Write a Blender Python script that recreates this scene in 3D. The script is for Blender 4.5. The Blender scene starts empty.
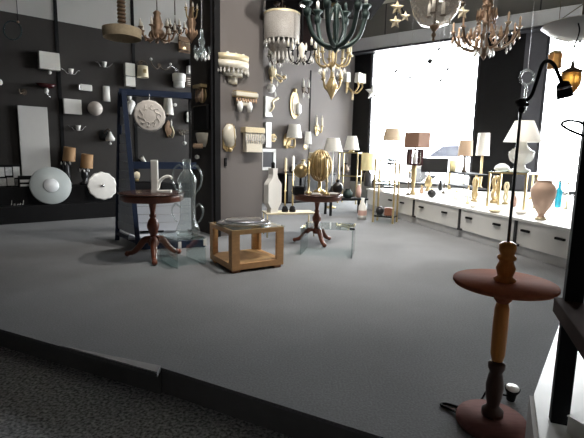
import bpy, bmesh, math, random
from mathutils import Vector, Matrix
random.seed(7)
PI = math.pi
SC = bpy.context.scene
COL = SC.collection
Vec = Vector

# ------------------------------------------------------------------ camera
FPX = 439.0
EYE = Vec((0, 0, 1.2))
_n = Vec((-60, 2950, 439)).normalized()          # world down in camera axes (right, down, forward)
ZW = -_n
YW = (Vec((0, 0, 1)) - ZW * ZW.z).normalized()
XW = YW.cross(ZW)
def ray(px, py):
    d = Vec(((px - 292) / FPX, (py - 219) / FPX, 1))
    return Vec((d.dot(XW), d.dot(YW), d.dot(ZW)))
FWD = Vec((XW.z, YW.z, ZW.z))
def F(px, py, z=0.0):
    d = ray(px, py); return EYE + d * ((z - EYE.z) / d.z)
def Y(px, py, y):
    d = ray(px, py); return EYE + d * (y / d.y)
def PL(px, py, p0, n):
    d = ray(px, py); n = Vec((n[0], n[1], 0)); t = (Vec((p0[0], p0[1], 0)) - Vec((EYE.x, EYE.y, 0))).dot(n) / d.dot(n)
    return EYE + d * t
def sc_at(p):
    return (p - EYE).dot(FWD) / FPX
def z_on_axis(x, y, px, py):
    d = ray(px, py); h = math.hypot(d.x, d.y); return EYE.z + d.z / h * math.hypot(x, y)

cam_d = bpy.data.cameras.new('camera'); cam = bpy.data.objects.new('camera', cam_d); COL.objects.link(cam)
R_ = Vec((XW.x, YW.x, ZW.x)); D_ = Vec((XW.y, YW.y, ZW.y))
M = Matrix((( R_.x, -D_.x, -FWD.x, EYE.x), (R_.y, -D_.y, -FWD.y, EYE.y), (R_.z, -D_.z, -FWD.z, EYE.z), (0, 0, 0, 1)))
cam.matrix_world = M
cam_d.sensor_fit = 'HORIZONTAL'; cam_d.sensor_width = 36; cam_d.lens = FPX / 584 * 36
cam_d.clip_start = 0.05; cam_d.clip_end = 300
SC.camera = cam

# ------------------------------------------------------------------ materials
MATS = {}
def mat(name, col, rough=0.5, metal=0.0, var=0.12, scale=12.0, trans=0.0, emit=0.0, spec=0.5, bump=0.0, stretch=None, coat=0.0):
    m = bpy.data.materials.new(name); m.use_nodes = True
    nt = m.node_tree; b = nt.nodes['Principled BSDF']
    tc = nt.nodes.new('ShaderNodeTexCoord'); mp = nt.nodes.new('ShaderNodeMapping')
    nz = nt.nodes.new('ShaderNodeTexNoise'); nz.inputs['Scale'].default_value = scale; nz.inputs['Detail'].default_value = 5
    if stretch: mp.inputs['Scale'].default_value = stretch
    nt.links.new(tc.outputs['Object'], mp.inputs['Vector']); nt.links.new(mp.outputs['Vector'], nz.inputs['Vector'])
    mx = nt.nodes.new('ShaderNodeMix'); mx.data_type = 'RGBA'
    mx.inputs[6].default_value = [c * (1 - var) for c in col] + [1]
    mx.inputs[7].default_value = [min(1, c * (1 + var)) for c in col] + [1]
    nt.links.new(nz.outputs['Fac'], mx.inputs[0]); nt.links.new(mx.outputs[2], b.inputs['Base Color'])
    b.inputs['Roughness'].default_value = rough; b.inputs['Metallic'].default_value = metal
    b.inputs['Specular IOR Level'].default_value = spec
    if trans: b.inputs['Transmission Weight'].default_value = trans
    if coat: b.inputs['Coat Weight'].default_value = coat
    if emit:
        b.inputs['Emission Color'].default_value = list(col) + [1]; b.inputs['Emission Strength'].default_value = emit
    if bump:
        bp = nt.nodes.new('ShaderNodeBump'); bp.inputs['Strength'].default_value = bump; bp.inputs['Distance'].default_value = 0.01
        nt.links.new(nz.outputs['Fac'], bp.inputs['Height']); nt.links.new(bp.outputs['Normal'], b.inputs['Normal'])
    MATS[name] = m
    return m
def thin_glass(name, tint, refl=0.12, rough=0.02, body=0.0, bodycol=(.8, .9, .9)):
    m = bpy.data.materials.new(name); m.use_nodes = True
    nt = m.node_tree; nt.nodes.clear()
    out = nt.nodes.new('ShaderNodeOutputMaterial'); tr = nt.nodes.new('ShaderNodeBsdfTransparent'); gl = nt.nodes.new('ShaderNodeBsdfGlossy')
    lw = nt.nodes.new('ShaderNodeLayerWeight'); lw.inputs['Blend'].default_value = .5
    pw = nt.nodes.new('ShaderNodeMath'); pw.operation = 'POWER'; pw.inputs[1].default_value = 3.5
    fr = nt.nodes.new('ShaderNodeMath'); fr.operation = 'MULTIPLY_ADD'; fr.inputs[1].default_value = .75; fr.inputs[2].default_value = refl*.4
    nt.links.new(lw.outputs['Facing'], pw.inputs[0]); nt.links.new(pw.outputs[0], fr.inputs[0])
    tr.inputs['Color'].default_value = list(tint) + [1]; gl.inputs['Roughness'].default_value = rough
    mx = nt.nodes.new('ShaderNodeMixShader')
    nt.links.new(fr.outputs[0], mx.inputs[0]); nt.links.new(tr.outputs[0], mx.inputs[1]); nt.links.new(gl.outputs[0], mx.inputs[2])
    last = mx
    if body:
        df = nt.nodes.new('ShaderNodeBsdfPrincipled'); df.inputs['Base Color'].default_value = list(bodycol) + [1]; df.inputs['Roughness'].default_value = .15
        nz = nt.nodes.new('ShaderNodeTexNoise'); nz.inputs['Scale'].default_value = 30
        mm = nt.nodes.new('ShaderNodeMath'); mm.operation = 'MULTIPLY'; mm.inputs[1].default_value = body * 2
        nt.links.new(nz.outputs['Fac'], mm.inputs[0])
        m2 = nt.nodes.new('ShaderNodeMixShader'); nt.links.new(mm.outputs[0], m2.inputs[0])
        nt.links.new(mx.outputs[0], m2.inputs[1]); nt.links.new(df.outputs[0], m2.inputs[2]); last = m2
    nt.links.new(last.outputs[0], out.inputs['Surface'])
    MATS[name] = m
    return m
def carpet(name, c0, c1, scale, speck=None):
    m = mat(name, c0, 0.95, var=0, spec=.15)
    nt = m.node_tree; b = nt.nodes['Principled BSDF']
    tc = nt.nodes.new('ShaderNodeTexCoord')
    n1 = nt.nodes.new('ShaderNodeTexNoise'); n1.inputs['Scale'].default_value = scale; n1.inputs['Detail'].default_value = 3
    n2 = nt.nodes.new('ShaderNodeTexNoise'); n2.inputs['Scale'].default_value = 1.4; n2.inputs['Detail'].default_value = 6
    nt.links.new(tc.outputs['Object'], n1.inputs['Vector']); nt.links.new(tc.outputs['Object'], n2.inputs['Vector'])
    rp = nt.nodes.new('ShaderNodeValToRGB')
    e = rp.color_ramp.elements
    e[0].position = .36; e[0].color = list(c0) + [1]; e[1].position = .68; e[1].color = list(c1) + [1]
    nt.links.new(n1.outputs['Fac'], rp.inputs[0])
    mx = nt.nodes.new('ShaderNodeMix'); mx.data_type = 'RGBA'; mx.blend_type = 'MULTIPLY'; mx.inputs[0].default_value = 1
    r2 = nt.nodes.new('ShaderNodeValToRGB'); e = r2.color_ramp.elements
    e[0].position = .3; e[0].color = (.86, .86, .86, 1); e[1].position = .7; e[1].color = (1, 1, 1, 1)
    nt.links.new(n2.outputs['Fac'], r2.inputs[0])
    nt.links.new(rp.outputs[0], mx.inputs[6]); nt.links.new(r2.outputs[0], mx.inputs[7])
    nt.links.new(mx.outputs[2], b.inputs['Base Color'])
    bp = nt.nodes.new('ShaderNodeBump'); bp.inputs['Strength'].default_value = .35; bp.inputs['Distance'].default_value = .005
    nt.links.new(n1.outputs['Fac'], bp.inputs['Height']); nt.links.new(bp.outputs['Normal'], b.inputs['Normal'])
    return m

m_floor = carpet('grey carpet', (.190, .195, .203), (.255, .260, .270), 90)
m_low = carpet('speckled carpet', (.10, .104, .112), (.46, .47, .49), 60)
m_riser = mat('riser vinyl', (.16, .16, .163), .8, spec=.2)
m_strip = mat('aluminium strip', (.42, .42, .43), .4, .6)
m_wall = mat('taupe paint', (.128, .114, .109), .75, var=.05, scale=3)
m_dark = mat('shaded taupe paint', (.034, .030, .028), .75, var=.06, scale=3)  # taupe darkened to paint in the shade of left wall and pier side
m_upper = mat('pale grey paint', (.50, .495, .48), .8, var=.05, scale=2)
m_bulk = mat('grey bulkhead paint', (.19, .187, .18), .7, var=.04, scale=2)
m_ceil = mat('cream ceiling paint', (.42, .39, .34), .8, var=.04)
m_raft = mat('black ceiling board', (.008, .007, .007), .9, spec=.05)
m_black = mat('matt black', (.008, .008, .009), .75, spec=.2)
m_satin = mat('satin black', (.02, .02, .022), .3)
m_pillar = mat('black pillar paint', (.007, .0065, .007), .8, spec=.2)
m_frame = mat('dark window frame', (.03, .03, .035), .4)
m_beam = mat('brushed aluminium housing', (.50, .51, .54), .35, .35, var=.06, scale=4)
m_curtain = mat('grey panel', (.075, .075, .085), .6, spec=.3)
m_white = mat('white paint', (.80, .80, .78), .45, var=.03)
m_wcer = mat('white glazed ceramic', (.86, .85, .81), .2, var=.03)
m_wglass = mat('opal white glass', (.82, .81, .78), .25, var=.04, spec=.6)
m_wfab = mat('white fabric', (.80, .78, .73), .8, var=.05, scale=60)
m_cream = mat('cream fabric', (.78, .70, .52), .8, var=.06, scale=60)
m_lit = mat('pale yellow shade', (.92, .80, .45), .7, var=.05, scale=30)
m_beige = mat('beige fabric', (.60, .47, .34), .8, var=.06, scale=60)
m_brown = mat('brown fabric', (.22, .125, .085), .8, var=.06, scale=60)
m_brownl = mat('tan fabric', (.50, .36, .25), .8, var=.06, scale=60)
m_blackf = mat('black fabric', (.008, .008, .009), .7, var=.1, scale=60)
m_brass = mat('polished brass', (.64, .50, .26), .28, .85, var=.12)
m_gold = mat('antique gold', (.50, .38, .20), .36, .7, var=.25, scale=40)
m_paleg = mat('pale gilding', (.72, .62, .42), .45, .35, var=.2, scale=40)
m_bronze = mat('dark bronze', (.10, .075, .055), .45, .5, var=.3, scale=40)
m_oldb = mat('aged bronze', (.26, .17, .11), .45, .5, var=.3, scale=40)
m_verd = mat('verdigris metal', (.026, .044, .040), .5, .4, var=.5, scale=30)
m_chrome = mat('chrome', (.75, .75, .77), .15, .95, var=.03)
m_pewter = mat('silver mirror metal', (.62, .64, .68), .22, .9, var=.05)
m_crys = mat('crystal glass', (.90, .88, .84), .12, var=.08, trans=.45, spec=.8, scale=30)
m_crysw = mat('milky crystal', (.74, .69, .58), .3, var=.14, trans=.1, spec=.8, scale=50)
m_amberc = mat('amber crystal', (.62, .42, .28), .2, var=.2, trans=.25, spec=.8, scale=50)
m_amber = mat('amber glass', (.95, .45, .08), .4, var=.12, trans=.35)
m_blue = mat('navy blue paint', (.013, .026, .064), .5, var=.1)
m_plank = mat('pale blue grey plank', (.56, .60, .66), .6, var=.05, stretch=(1, 1, 14), scale=3)
def wood(name, c, rough=.35, var=.3, stretch=(14, 14, 1.2), coat=.2, spec=.4):
    return mat(name, c, rough, var=var, scale=5, stretch=stretch, coat=coat, spec=spec)
m_rail = mat('dark stained rail', (.045, .022, .016), .85, spec=.05, scale=8)
m_mahog = wood('mahogany', (.17, .050, .026), .35)
m_mahogd = wood('dark mahogany', (.060, .028, .022), .25)
m_disc = wood('reddish polished wood', (.27, .088, .048), .7, spec=.01, stretch=(2, 14, 14), coat=0)
m_discb = wood('plum brown wood', (.20, .095, .085), .7, spec=.03, stretch=(2, 14, 14), coat=0)
m_pole = wood('honey wood', (.62, .25, .06), .4, coat=.1, spec=.2)
m_poled = wood('walnut wood', (.065, .026, .016), .4, coat=.05)
m_oak = wood('light oak', (.52, .29, .13), .5, stretch=(3, 3, 8), coat=0)
m_oakd = wood('inner oak', (.34, .15, .07), .5, stretch=(3, 3, 8), coat=0)
m_terra = mat('pale terracotta', (.82, .57, .43), .6, var=.12, scale=8)
m_pink = mat('pink ceramic', (.62, .40, .34), .5)
m_red = mat('dark red glass', (.055, .006, .008), .2)
m_wine = mat('wine red lacquer', (.04, .01, .012), .4)
m_rust = mat('rust red box', (.22, .085, .05), .6)
m_blueg = mat('turquoise glass', (.04, .45, .62), .12, trans=.3)
m_paper = mat('print paper', (.6, .6, .6), .7, var=.75, scale=28)
m_paperl = mat('pale print', (.70, .70, .68), .7, var=.3, scale=60)
m_skin = mat('glossy white lacquer', (.84, .84, .83), .3, var=.03)
m_body = mat('pale car paint', (.72, .75, .80), .3)
m_tyre = mat('tyre rubber', (.03, .03, .03), .8)
m_street = mat('pale pavement', (.62, .61, .60), .9, var=.1)
m_facade = mat('pale render', (.85, .84, .82), .9, var=.04)
m_plin = mat('grey side board', (.30, .275, .255), .7)
m_led = mat('lamp glow', (1, .96, .88), .5, emit=4)
m_bulb = mat('warm bulb', (1, .82, .5), .5, emit=1.2)
m_glass = thin_glass('clear pane', (.97, .98, .98), .08)
m_tglass = thin_glass('greenish table glass', (.86, .93, .92), .18)
m_vglass = thin_glass('clear blown glass', (.94, .965, .96), .20, .04, .10, (.62, .72, .72))
m_cglass = thin_glass('smoky clear glass', (.90, .88, .85), .25, .05, .05, (.85, .82, .78))
m_bglass = mat('black glass top', (.008, .008, .009), .6, spec=.08)
m_dglass = thin_glass('black table glass', (.25, .25, .27), .25)

# ------------------------------------------------------------------ mesh builder
class MB:
    def __init__(s): s.bm = bmesh.new(); s.xf = Matrix.Identity(4)
    def v(s, p): return s.bm.verts.new(s.xf @ Vec(p))
    def f(s, vs, sm=False):
        try:
            fc = s.bm.faces.new(vs); fc.smooth = sm; return fc
        except ValueError: return None
    def box(s, c, d, rz=0.0, bev=0.0, taper=1.0):
        x, y, z = d[0] / 2, d[1] / 2, d[2] / 2
        R = Matrix.Rotation(rz, 3, 'Z'); vs = []
        for sx, sy, sz in ((-1,-1,-1),(1,-1,-1),(1,1,-1),(-1,1,-1),(-1,-1,1),(1,-1,1),(1,1,1),(-1,1,1)):
            k = taper if sz > 0 else 1
            vs.append(s.v(Vec(c) + R @ Vec((sx*x*k, sy*y*k, sz*z))))
        fs = [s.f([vs[i] for i in q]) for q in ((3,2,1,0),(4,5,6,7),(0,1,5,4),(1,2,6,5),(2,3,7,6),(3,0,4,7))]
        if bev:
            es = list({e for q in fs for e in q.edges})
            bmesh.ops.bevel(s.bm, geom=es, offset=bev, segments=2, affect='EDGES', profile=.5)
        return s
    def beam(s, a, b, w, h):
        a, b = Vec(a), Vec(b); d = b - a; u = d.normalized()
        up = Vec((0,0,1)) if abs(u.z) < .95 else Vec((0,1,0))
        r = u.cross(up).normalized(); q = r.cross(u)
        vs = [s.v(p + r*sx*w/2 + q*sz*h/2) for p in (a, b) for sx, sz in ((-1,-1),(1,-1),(1,1),(-1,1))]
        for q4 in ((0,1,2,3),(7,6,5,4),(0,4,5,1),(1,5,6,2),(2,6,7,3),(3,7,4,0)): s.f([vs[i] for i in q4])
        return s
    def lathe(s, prof, o=(0,0,0), n=24, a0=0.0, a1=2*PI, sx=1.0, sy=1.0, lobes=0, amp=0.0, cap=True, rot=None, smooth=True):
        o = Vec(o); full = abs(a1 - a0 - 2*PI) < 1e-6
        k = n if full else n + 1; rings = []
        for r, z in prof:
            if r < 1e-6:
                p = Vec((0,0,z)); p = rot @ p if rot else p
                rings.append([s.v(o + p)]); continue
            rg = []
            for i in range(k):
                a = a0 + (a1 - a0) * i / n
                rr = r * (1 + amp * math.cos(lobes * a)) if lobes else r
                p = Vec((rr*math.cos(a)*sx, rr*math.sin(a)*sy, z)); p = rot @ p if rot else p
                rg.append(s.v(o + p))
            rings.append(rg)
        for A_, B_ in zip(rings, rings[1:]):
            m = n if full else n
            for i in range(m):
                j = (i + 1) % k
                if len(A_) == 1 and len(B_) == 1: continue
                if len(A_) == 1: s.f([A_[0], B_[i], B_[j]][::-1], smooth)
                elif len(B_) == 1: s.f([A_[i], A_[j], B_[0]], smooth)
                else: s.f([A_[i], A_[j], B_[j], B_[i]], smooth)
        if cap:
            if len(rings[0]) > 2: s.f(rings[0][::-1])
            if len(rings[-1]) > 2: s.f(rings[-1])
        return s
    def tube(s, pts, r, n=8, cap=True):
        pts = [Vec(p) for p in pts]; rs = r if isinstance(r, (list, tuple)) else [r]*len(pts)
        t0 = (pts[1]-pts[0]).normalized(); u = t0.orthogonal().normalized(); rings = []
        for i, p in enumerate(pts):
            t = ((pts[min(i+1, len(pts)-1)] - pts[max(i-1, 0)])).normalized()
            u = (u - t*u.dot(t)); u = u.normalized() if u.length > 1e-6 else t.orthogonal().normalized()
            w = t.cross(u)
            rings.append([s.v(p + (u*math.cos(2*PI*k/n) + w*math.sin(2*PI*k/n))*rs[i]) for k in range(n)])
        for A_, B_ in zip(rings, rings[1:]):
            for k in range(n): s.f([A_[k], A_[(k+1)%n], B_[(k+1)%n], B_[k]], True)
        if cap: s.f(rings[0][::-1]); s.f(rings[-1])
        return s
    def sph(s, c, r, sx=1, sy=1, sz=1, n=16, lobes=0, amp=0):
        pr = [(r*math.sin(PI*i/10), -r*sz*math.cos(PI*i/10)) for i in range(11)]
        return s.lathe([(0 if i in (0, 10) else a, b) for i, (a, b) in enumerate(pr)], c, n, sx=sx, sy=sy, lobes=lobes, amp=amp, cap=False)
    def prism(s, poly, z0, z1, o=(0,0,0)):
        o = Vec(o)
        lo = [s.v(o + Vec((x, y, z0))) for x, y in poly]; hi = [s.v(o + Vec((x, y, z1))) for x, y in poly]
        s.f(lo[::-1]); s.f(hi)
        for i in range(len(poly)): j = (i+1) % len(poly); s.f([lo[i], lo[j], hi[j], hi[i]])
        return s
    def slab(s, poly, y0, y1, o=(0,0,0)):      # outline in x,z extruded along y
        o = Vec(o)
        lo = [s.v(o + Vec((x, y0, z))) for x, z in poly]; hi = [s.v(o + Vec((x, y1, z))) for x, z in poly]
        s.f(lo); s.f(hi[::-1])
        for i in range(len(poly)): j = (i+1) % len(poly); s.f([lo[j], lo[i], hi[i], hi[j]])
        return s
    def drop(s, c, L, r, n=6):                 # faceted crystal drop hanging down from c
        c = Vec(c)
        return s.lathe([(0, -L), (r, -L*.68), (r*.55, -L*.2), (0, 0)], c, n, cap=False, smooth=False)
    def build(s, name, m, parent=None, loc=(0,0,0), rz=0.0):
        bmesh.ops.recalc_face_normals(s.bm, faces=s.bm.faces)
        me = bpy.data.meshes.new(name); s.bm.to_mesh(me); s.bm.free()
        me.materials.append(m)
        o = bpy.data.objects.new(name, me); COL.objects.link(o)
        o.location = loc; o.rotation_euler = (0, 0, rz)
        if parent: o.parent = parent
        return o
def ell(rx, rz, n=20, cx=0, cz=0, lobes=0, amp=0):
    return [((rx*(1+amp*math.cos(lobes*2*PI*i/n)))*math.cos(2*PI*i/n)+cx, (rz*(1+amp*math.cos(lobes*2*PI*i/n)))*math.sin(2*PI*i/n)+cz) for i in range(n)]
def arc(c, r, a0, a1, n=10, plane='xz', ry=None):
    out = []
    for i in range(n+1):
        a = a0 + (a1-a0)*i/n; x, y = r*math.cos(a), (ry or r)*math.sin(a)
        out.append(Vec(c) + (Vec((x, 0, y)) if plane == 'xz' else Vec((x, y, 0)) if plane == 'xy' else Vec((0, x, y))))
    return out
def curve(pts, n=6):                            # Catmull-Rom through pts
    P = [Vec(p) for p in pts]; P = [2*P[0]-P[1]] + P + [2*P[-1]-P[-2]]; out = []
    for i in range(1, len(P)-2):
        for k in range(n):
            t = k/n; a, b, c, d = P[i-1], P[i], P[i+1], P[i+2]
            out.append(.5*((2*b)+(c-a)*t+(2*a-5*b+4*c-d)*t*t+(3*b-a-3*c+d)*t**3))
    out.append(P[-2]); return out
def tag(o, label, cat, group=None, kind=None):
    o['label'] = label; o['category'] = cat
    if group: o['group'] = group
    if kind: o['kind'] = kind
    return o
def thing(name, label, cat, loc, rz=0.0, group=None):
    o = bpy.data.objects.new(name, None); COL.objects.link(o); o.empty_display_size = .05
    o.location = loc; o.rotation_euler = (0, 0, rz); return tag(o, label, cat, group)
def struct(o): o['kind'] = 'structure'; return o
CACHE = {}
def rep(name, key, fn, m, parent, loc=(0,0,0), rz=0.0, sc=1.0):   # repeated part sharing one mesh
    k = (key, m.name)
    if k not in CACHE:
        b = MB(); fn(b); o = b.build(name, m, parent); CACHE[k] = o
    else:
        o = CACHE[k].copy(); o.name = name; COL.objects.link(o); o.parent = parent
    o.location = loc; o.rotation_euler = (0, 0, rz); o.scale = (sc, sc, sc) if not isinstance(sc, tuple) else sc
    return o
def drop_part(parent, loc, L, r=None, m=None, name='crystal_drop'):
    r = r or L*.28
    return rep(name, 'drop', lambda b: b.drop((0,0,0), 1, 1), m or m_crys, parent, loc, 0, (r, r, L))
# ------------------------------------------------------------------ room geometry
CEIL = 5.1
a0, a1 = F(0, 225), F(112, 217)
dA = (a1 - a0); dA.z = 0; dA.normalize(); nA = Vec((dA.y, -dA.x, 0))     # nA points into the room
wA = a0 - nA * .60                                                       # the left wall stands behind the plinth
rA = math.atan2(dA.y, dA.x)
def A(px, py, off=0.0): return PL(px, py, wA + nA * off, nA)
C1 = A(351, 160); C1.z = 0
dW = ray(-300, 142); dW.z = 0; dW = -dW.normalized()                      # window wall runs to the right, towards us
nW = Vec((-dW.y, dW.x, 0)); nW = nW if nW.dot(Vec((-.5, -1, 0))) > 0 else -nW
rW = math.atan2(dW.y, dW.x)
def W(px, py, off=0.0): return PL(px, py, C1 + nW * off, nW)
def tW(px, py=60): p = W(px, py); p.z = 0; return (p - C1).length
tEnd = tW(650)
C2 = C1 + dW * tEnd
zt = (W(372, 52).z + W(480, 36).z) / 2
print('C1', C1, 'C2', C2, 'zt', zt, 'wA', wA, A(10, 16).z, A(110, 27).z)

def wall(name, p0, p1, z0, z1, m, th=.15, inward=None, parent=None):
    p0, p1 = Vec((p0[0], p0[1], 0)), Vec((p1[0], p1[1], 0)); d = (p1 - p0); L = d.length; d.normalize()
    b = MB(); n = inward
    c = (p0 + p1)/2 - n*th/2
    b.box((0, 0, (z1 - z0)/2), (L, th, z1 - z0))
    return struct(b.build(name, m, parent, (c.x, c.y, z0), math.atan2(d.y, d.x)))

# raised floor with its step, and the lower carpet
e = [F(-70, 309), F(157, 374), F(161, 367.5), F(385, 438), F(440, 455)]
e0 = e[1] + (e[0]-e[1])*1.6; e4 = Vec((e[4].x + .02, -3.2, 0))
outer = [(e[4].x, e[4].y), (e4.x, e4.y), (9, -3.2), (9, 13), (-9, 13), (-9, e0.y)]
poly = [(e0.x, e0.y), (e[1].x, e[1].y), (e[2].x, e[2].y), (e[3].x, e[3].y)] + outer
b = MB(); b.prism(poly, -.02, 0); struct(b.build('floor_raised', m_floor))
# riser under the edge
rp = [Vec((e0.x, e0.y + .01, 0)), e[1] + (e[2]-e[1]).normalized()*.05, e[2], e[3], e[4], e4]
b = MB()
front = [(p.x + .0, p.y + .004) for p in rp]; back = [(p.x + (.1 if i >= 4 else 0), p.y + .10) for i, p in reversed(list(enumerate(rp)))]
b.prism(front + back, -.15, -.021); struct(b.build('floor_riser', m_riser))
b = MB(); b.prism([(-9, -3.2), (9, -3.2), (9, 13), (-9, 13)], -.2, -.15); struct(b.build('floor_lower', m_low))
q = [F(60, 346.5), F(157, 373.6), F(160.5, 367)]
b = MB(); b.prism([(p.x, p.y + .004) for p in q], .0005, .006); struct(b.build('trim_1', m_strip))

b = MB(); b.prism([(-9, -3.2), (9, -3.2), (9, 13), (-9, 13)], CEIL, CEIL + .12); struct(b.build('ceiling', m_ceil))

# left wall: taupe with its weak light painted in below, pale grey above, four slotted rails
aL = A(-90, 100); aL = Vec((aL.x, aL.y, 0)); zA = 3.22
pmid = A(240, 100); pmid.z = 0
zA = (A(10, 16.5).z + A(110, 27).z)/2
wall('wall_left', aL, pmid, -.2, zA, m_dark, inward=nA)
wall('wall_left_upper', aL, pmid, zA, CEIL, m_upper, inward=nA)
wall('wall_back', pmid, C1 + dA*.15, -.2, CEIL, m_wall, inward=nA)
for k, (px, z0, z1) in enumerate(((58, .3, CEIL), (133.5, .3, CEIL), (311, .3, 3.3))):
    p = A(px, 60); b = MB(); b.box((0, -.008, (z0+z1)/2), (.055 if k < 2 else .03, .016, z1 - z0))
    struct(b.build('trim_%d' % (k+2), m_black, None, (p.x, p.y, 0), rA))
# window wall
t1, t2, t3, t4, t5 = tW(371), tW(480.5), tW(524), tW(545), tEnd
zs = .46
P_ = lambda t: C1 + dW*t
wall('wall_window_sill', C1, C2, -.3, zs, m_bulk, inward=nW)
wall('wall_window_bulkhead', C1, C2, zt, CEIL, m_bulk, inward=nW)
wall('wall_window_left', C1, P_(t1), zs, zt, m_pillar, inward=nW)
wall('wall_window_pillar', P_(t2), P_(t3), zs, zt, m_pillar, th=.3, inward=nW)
wall('wall_window_side', P_(t3), P_(t4), zs, zt, m_curtain, th=.3, inward=nW)
wall('wall_window_right', P_(t5 - .3), C2, zs, zt, m_curtain, inward=nW)
def window(name, ta, tb, z0, z1, p0, d, n, rz, mull=()):
    c = p0 + d*(ta+tb)/2 - n*.07; w = tb - ta
    b = MB(); f = .06
    b.box((0, 0, z0 + f/2), (w, .09, f)); b.box((0, 0, z1 - f/2), (w, .09, f))
    b.box((-w/2 + f/2, 0, (z0+z1)/2), (f, .09, z1-z0)); b.box((w/2 - f/2, 0, (z0+z1)/2), (f, .09, z1-z0))
    for mx in mull: b.box((mx*w/2, 0, (z0+z1)/2), (.05, .08, z1-z0))
    o = struct(b.build(name, m_frame, None, (c.x, c.y, 0), rz))
    b = MB(); b.box((0, 0, (z0+z1)/2), (w - 2*f, .008, z1 - z0 - 2*f)); b.build('pane', m_glass, o)
    ld = bpy.data.lights.new('daylight portal', 'AREA'); ld.shape = 'RECTANGLE'; ld.size = w; ld.size_y = z1 - z0
    ld.cycles.is_portal = True
    lo = bpy.data.objects.new('daylight_portal', ld); COL.objects.link(lo)
    pc = c - n*.2; lo.location = (pc.x, pc.y, (z0+z1)/2)
    lo.rotation_euler = Vec((n.x, n.y, 0)).to_track_quat('-Z', 'Y').to_euler()
    return o
window('window_1', t1, t2, zs, zt, C1, dW, nW, rW)
window('window_2', t4, t5 - .3, zs, zt, C1, dW, nW, rW)
# shutter housing running under the bulkhead
zb = W(470, 21.4, .2).z
b = MB(); L = tEnd - .05; b.box((L/2, 0, 0), (L, .22, zb - zt), bev=.015)
pb = C1 + nW*.11 + dW*.03; struct(b.build('trim_9', m_beam, None, (pb.x, pb.y, (zb+zt)/2), rW))
b = MB(); b.box((L/2, 0, 0), (L, .24, .05)); struct(b.build('trim_10', m_frame, None, (pb.x + nW.x*.012, pb.y + nW.y*.012, zt - .03), rW))
for k, px in enumerate((386, 540)):
    p = W(px, 15); b = MB(); b.box((0, -.004, 0), (.03, .008, CEIL - zb - .02))
    struct(b.build('trim_%d' % (11+k), m_frame, None, (p.x, p.y, (CEIL+zb)/2), rW))
# remaining shell, out of the picture: right wall with shop window, rear and far-left walls
pr = C2 + Vec((.35, -.2, 0)); nR = Vec((-1, 0, 0))
R1 = Vec((C2.x, -3.0, 0))
wall('wall_right_sill', C2, R1, -.3, .5, m_bulk, inward=nR)
wall('wall_right_top', C2, R1, 3.1, CEIL, m_bulk, inward=nR)
yy0, yy1 = C2.y - .6, C2.y - 1.7
wall('wall_right_far', C2, (C2.x, yy0, 0), .5, 3.1, m_bulk, inward=nR)
wall('wall_right_near', (C2.x, yy1, 0), R1, .5, 3.1, m_bulk, inward=nR)
window('window_3', 0, yy0 - yy1, .5, 3.1, Vec((C2.x, yy0, 0)), Vec((0, -1, 0)), nR, -PI/2)
wall('wall_rear', R1, (aL.x, -3.0, 0), -.3, CEIL, m_wall, inward=Vec((0, 1, 0)))
wall('wall_far_left', (aL.x, -3.0, 0), aL, -.3, CEIL, m_dark, inward=Vec((1, 0, 0)))

# pier in the middle of the shop
pc0 = F(219, 236.5); pc1 = PL(262, 200, pc0, nA); wP = (Vec((pc1.x, pc1.y, 0)) - Vec((pc0.x, pc0.y, 0))).length
depth = .80
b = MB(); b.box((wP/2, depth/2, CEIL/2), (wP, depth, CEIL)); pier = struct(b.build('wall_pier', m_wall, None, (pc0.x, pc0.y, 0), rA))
b = MB(); b.box((-.012, depth/2, CEIL/2), (.024, depth - .02, CEIL)); o = struct(b.build('wall_pier_side', m_dark, None, (pc0.x, pc0.y, 0), rA))  # thin slab in a darker colour paints in the shade of this face
b = MB(); b.box((-.028, .0, CEIL/2), (.085, .06, CEIL)); struct(b.build('trim_13', m_black, None, (pc0.x, pc0.y, 0), rA))
b = MB(); b.box((-.06, .06, CEIL/2), (.02, .05, CEIL)); struct(b.build('trim_14', m_chrome and m_curtain, None, (pc0.x, pc0.y, 0), rA))
def C(px, py, off=0.0): return PL(px, py, pc0 + nA*off, nA)
nL = -dA
def PLf(px, py, off=.026): return PL(px, py, pc0 + nL*off, nL)
rL = rA - PI/2   # local -y points along nL

# suspended black ceiling board with recessed spot
ZBRD = 3.44
b = MB(); b.box((0, 0, .05), (1.75, 1.6, .10), bev=.01)
bd = thing('hanging_board', 'long black board hung flat under the ceiling above the chandeliers', 'ceiling board', (.42, 6.92, ZBRD), .06)
b.build('board', m_raft, bd)
for x in (-.8, .8):
    for y in (-.7, .7):
        bb = MB(); bb.tube([(x, y, .09), (x, y, CEIL - ZBRD)], .012); bb.build('hanger', m_black, bd)
zz = ZBRD - .0005
p = F(305, 2.5, zz); s = sc_at(p)
t = thing('spotlight', 'round white spotlight set under the black ceiling board', 'ceiling light', p)
b = MB(); b.lathe([(.085, 0), (.09, -.03), (.07, -.045), (.0, -.045)][::-1], n=20); b.build('housing', m_white, t)
b = MB(); b.lathe([(0, -.05), (.062, -.05), (.062, -.046)], n=20); b.build('diffuser', m_led, t)
p = F(333, 3, zz) + Vec((.02, .30, 0))
t = thing('spot_box', 'small white box fixed under the black ceiling board above the green chandelier', 'ceiling light', p, rA)
b = MB(); b.box((0, 0, -.06), (.20, .20, .12), bev=.01); b.build('box', m_white, t)

# ------------------------------------------------------------------ outside
q0 = C1 - dW*20 - nW*.2; q1 = C1 + dW*40 - nW*.2
b = MB(); b.prism([(q0.x, q0.y), (q1.x, q1.y), (q1.x - nW.x*40, q1.y - nW.y*40), (q0.x - nW.x*40, q0.y - nW.y*40)], -.3, .25); struct(b.build('ground_outside', m_street))
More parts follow.
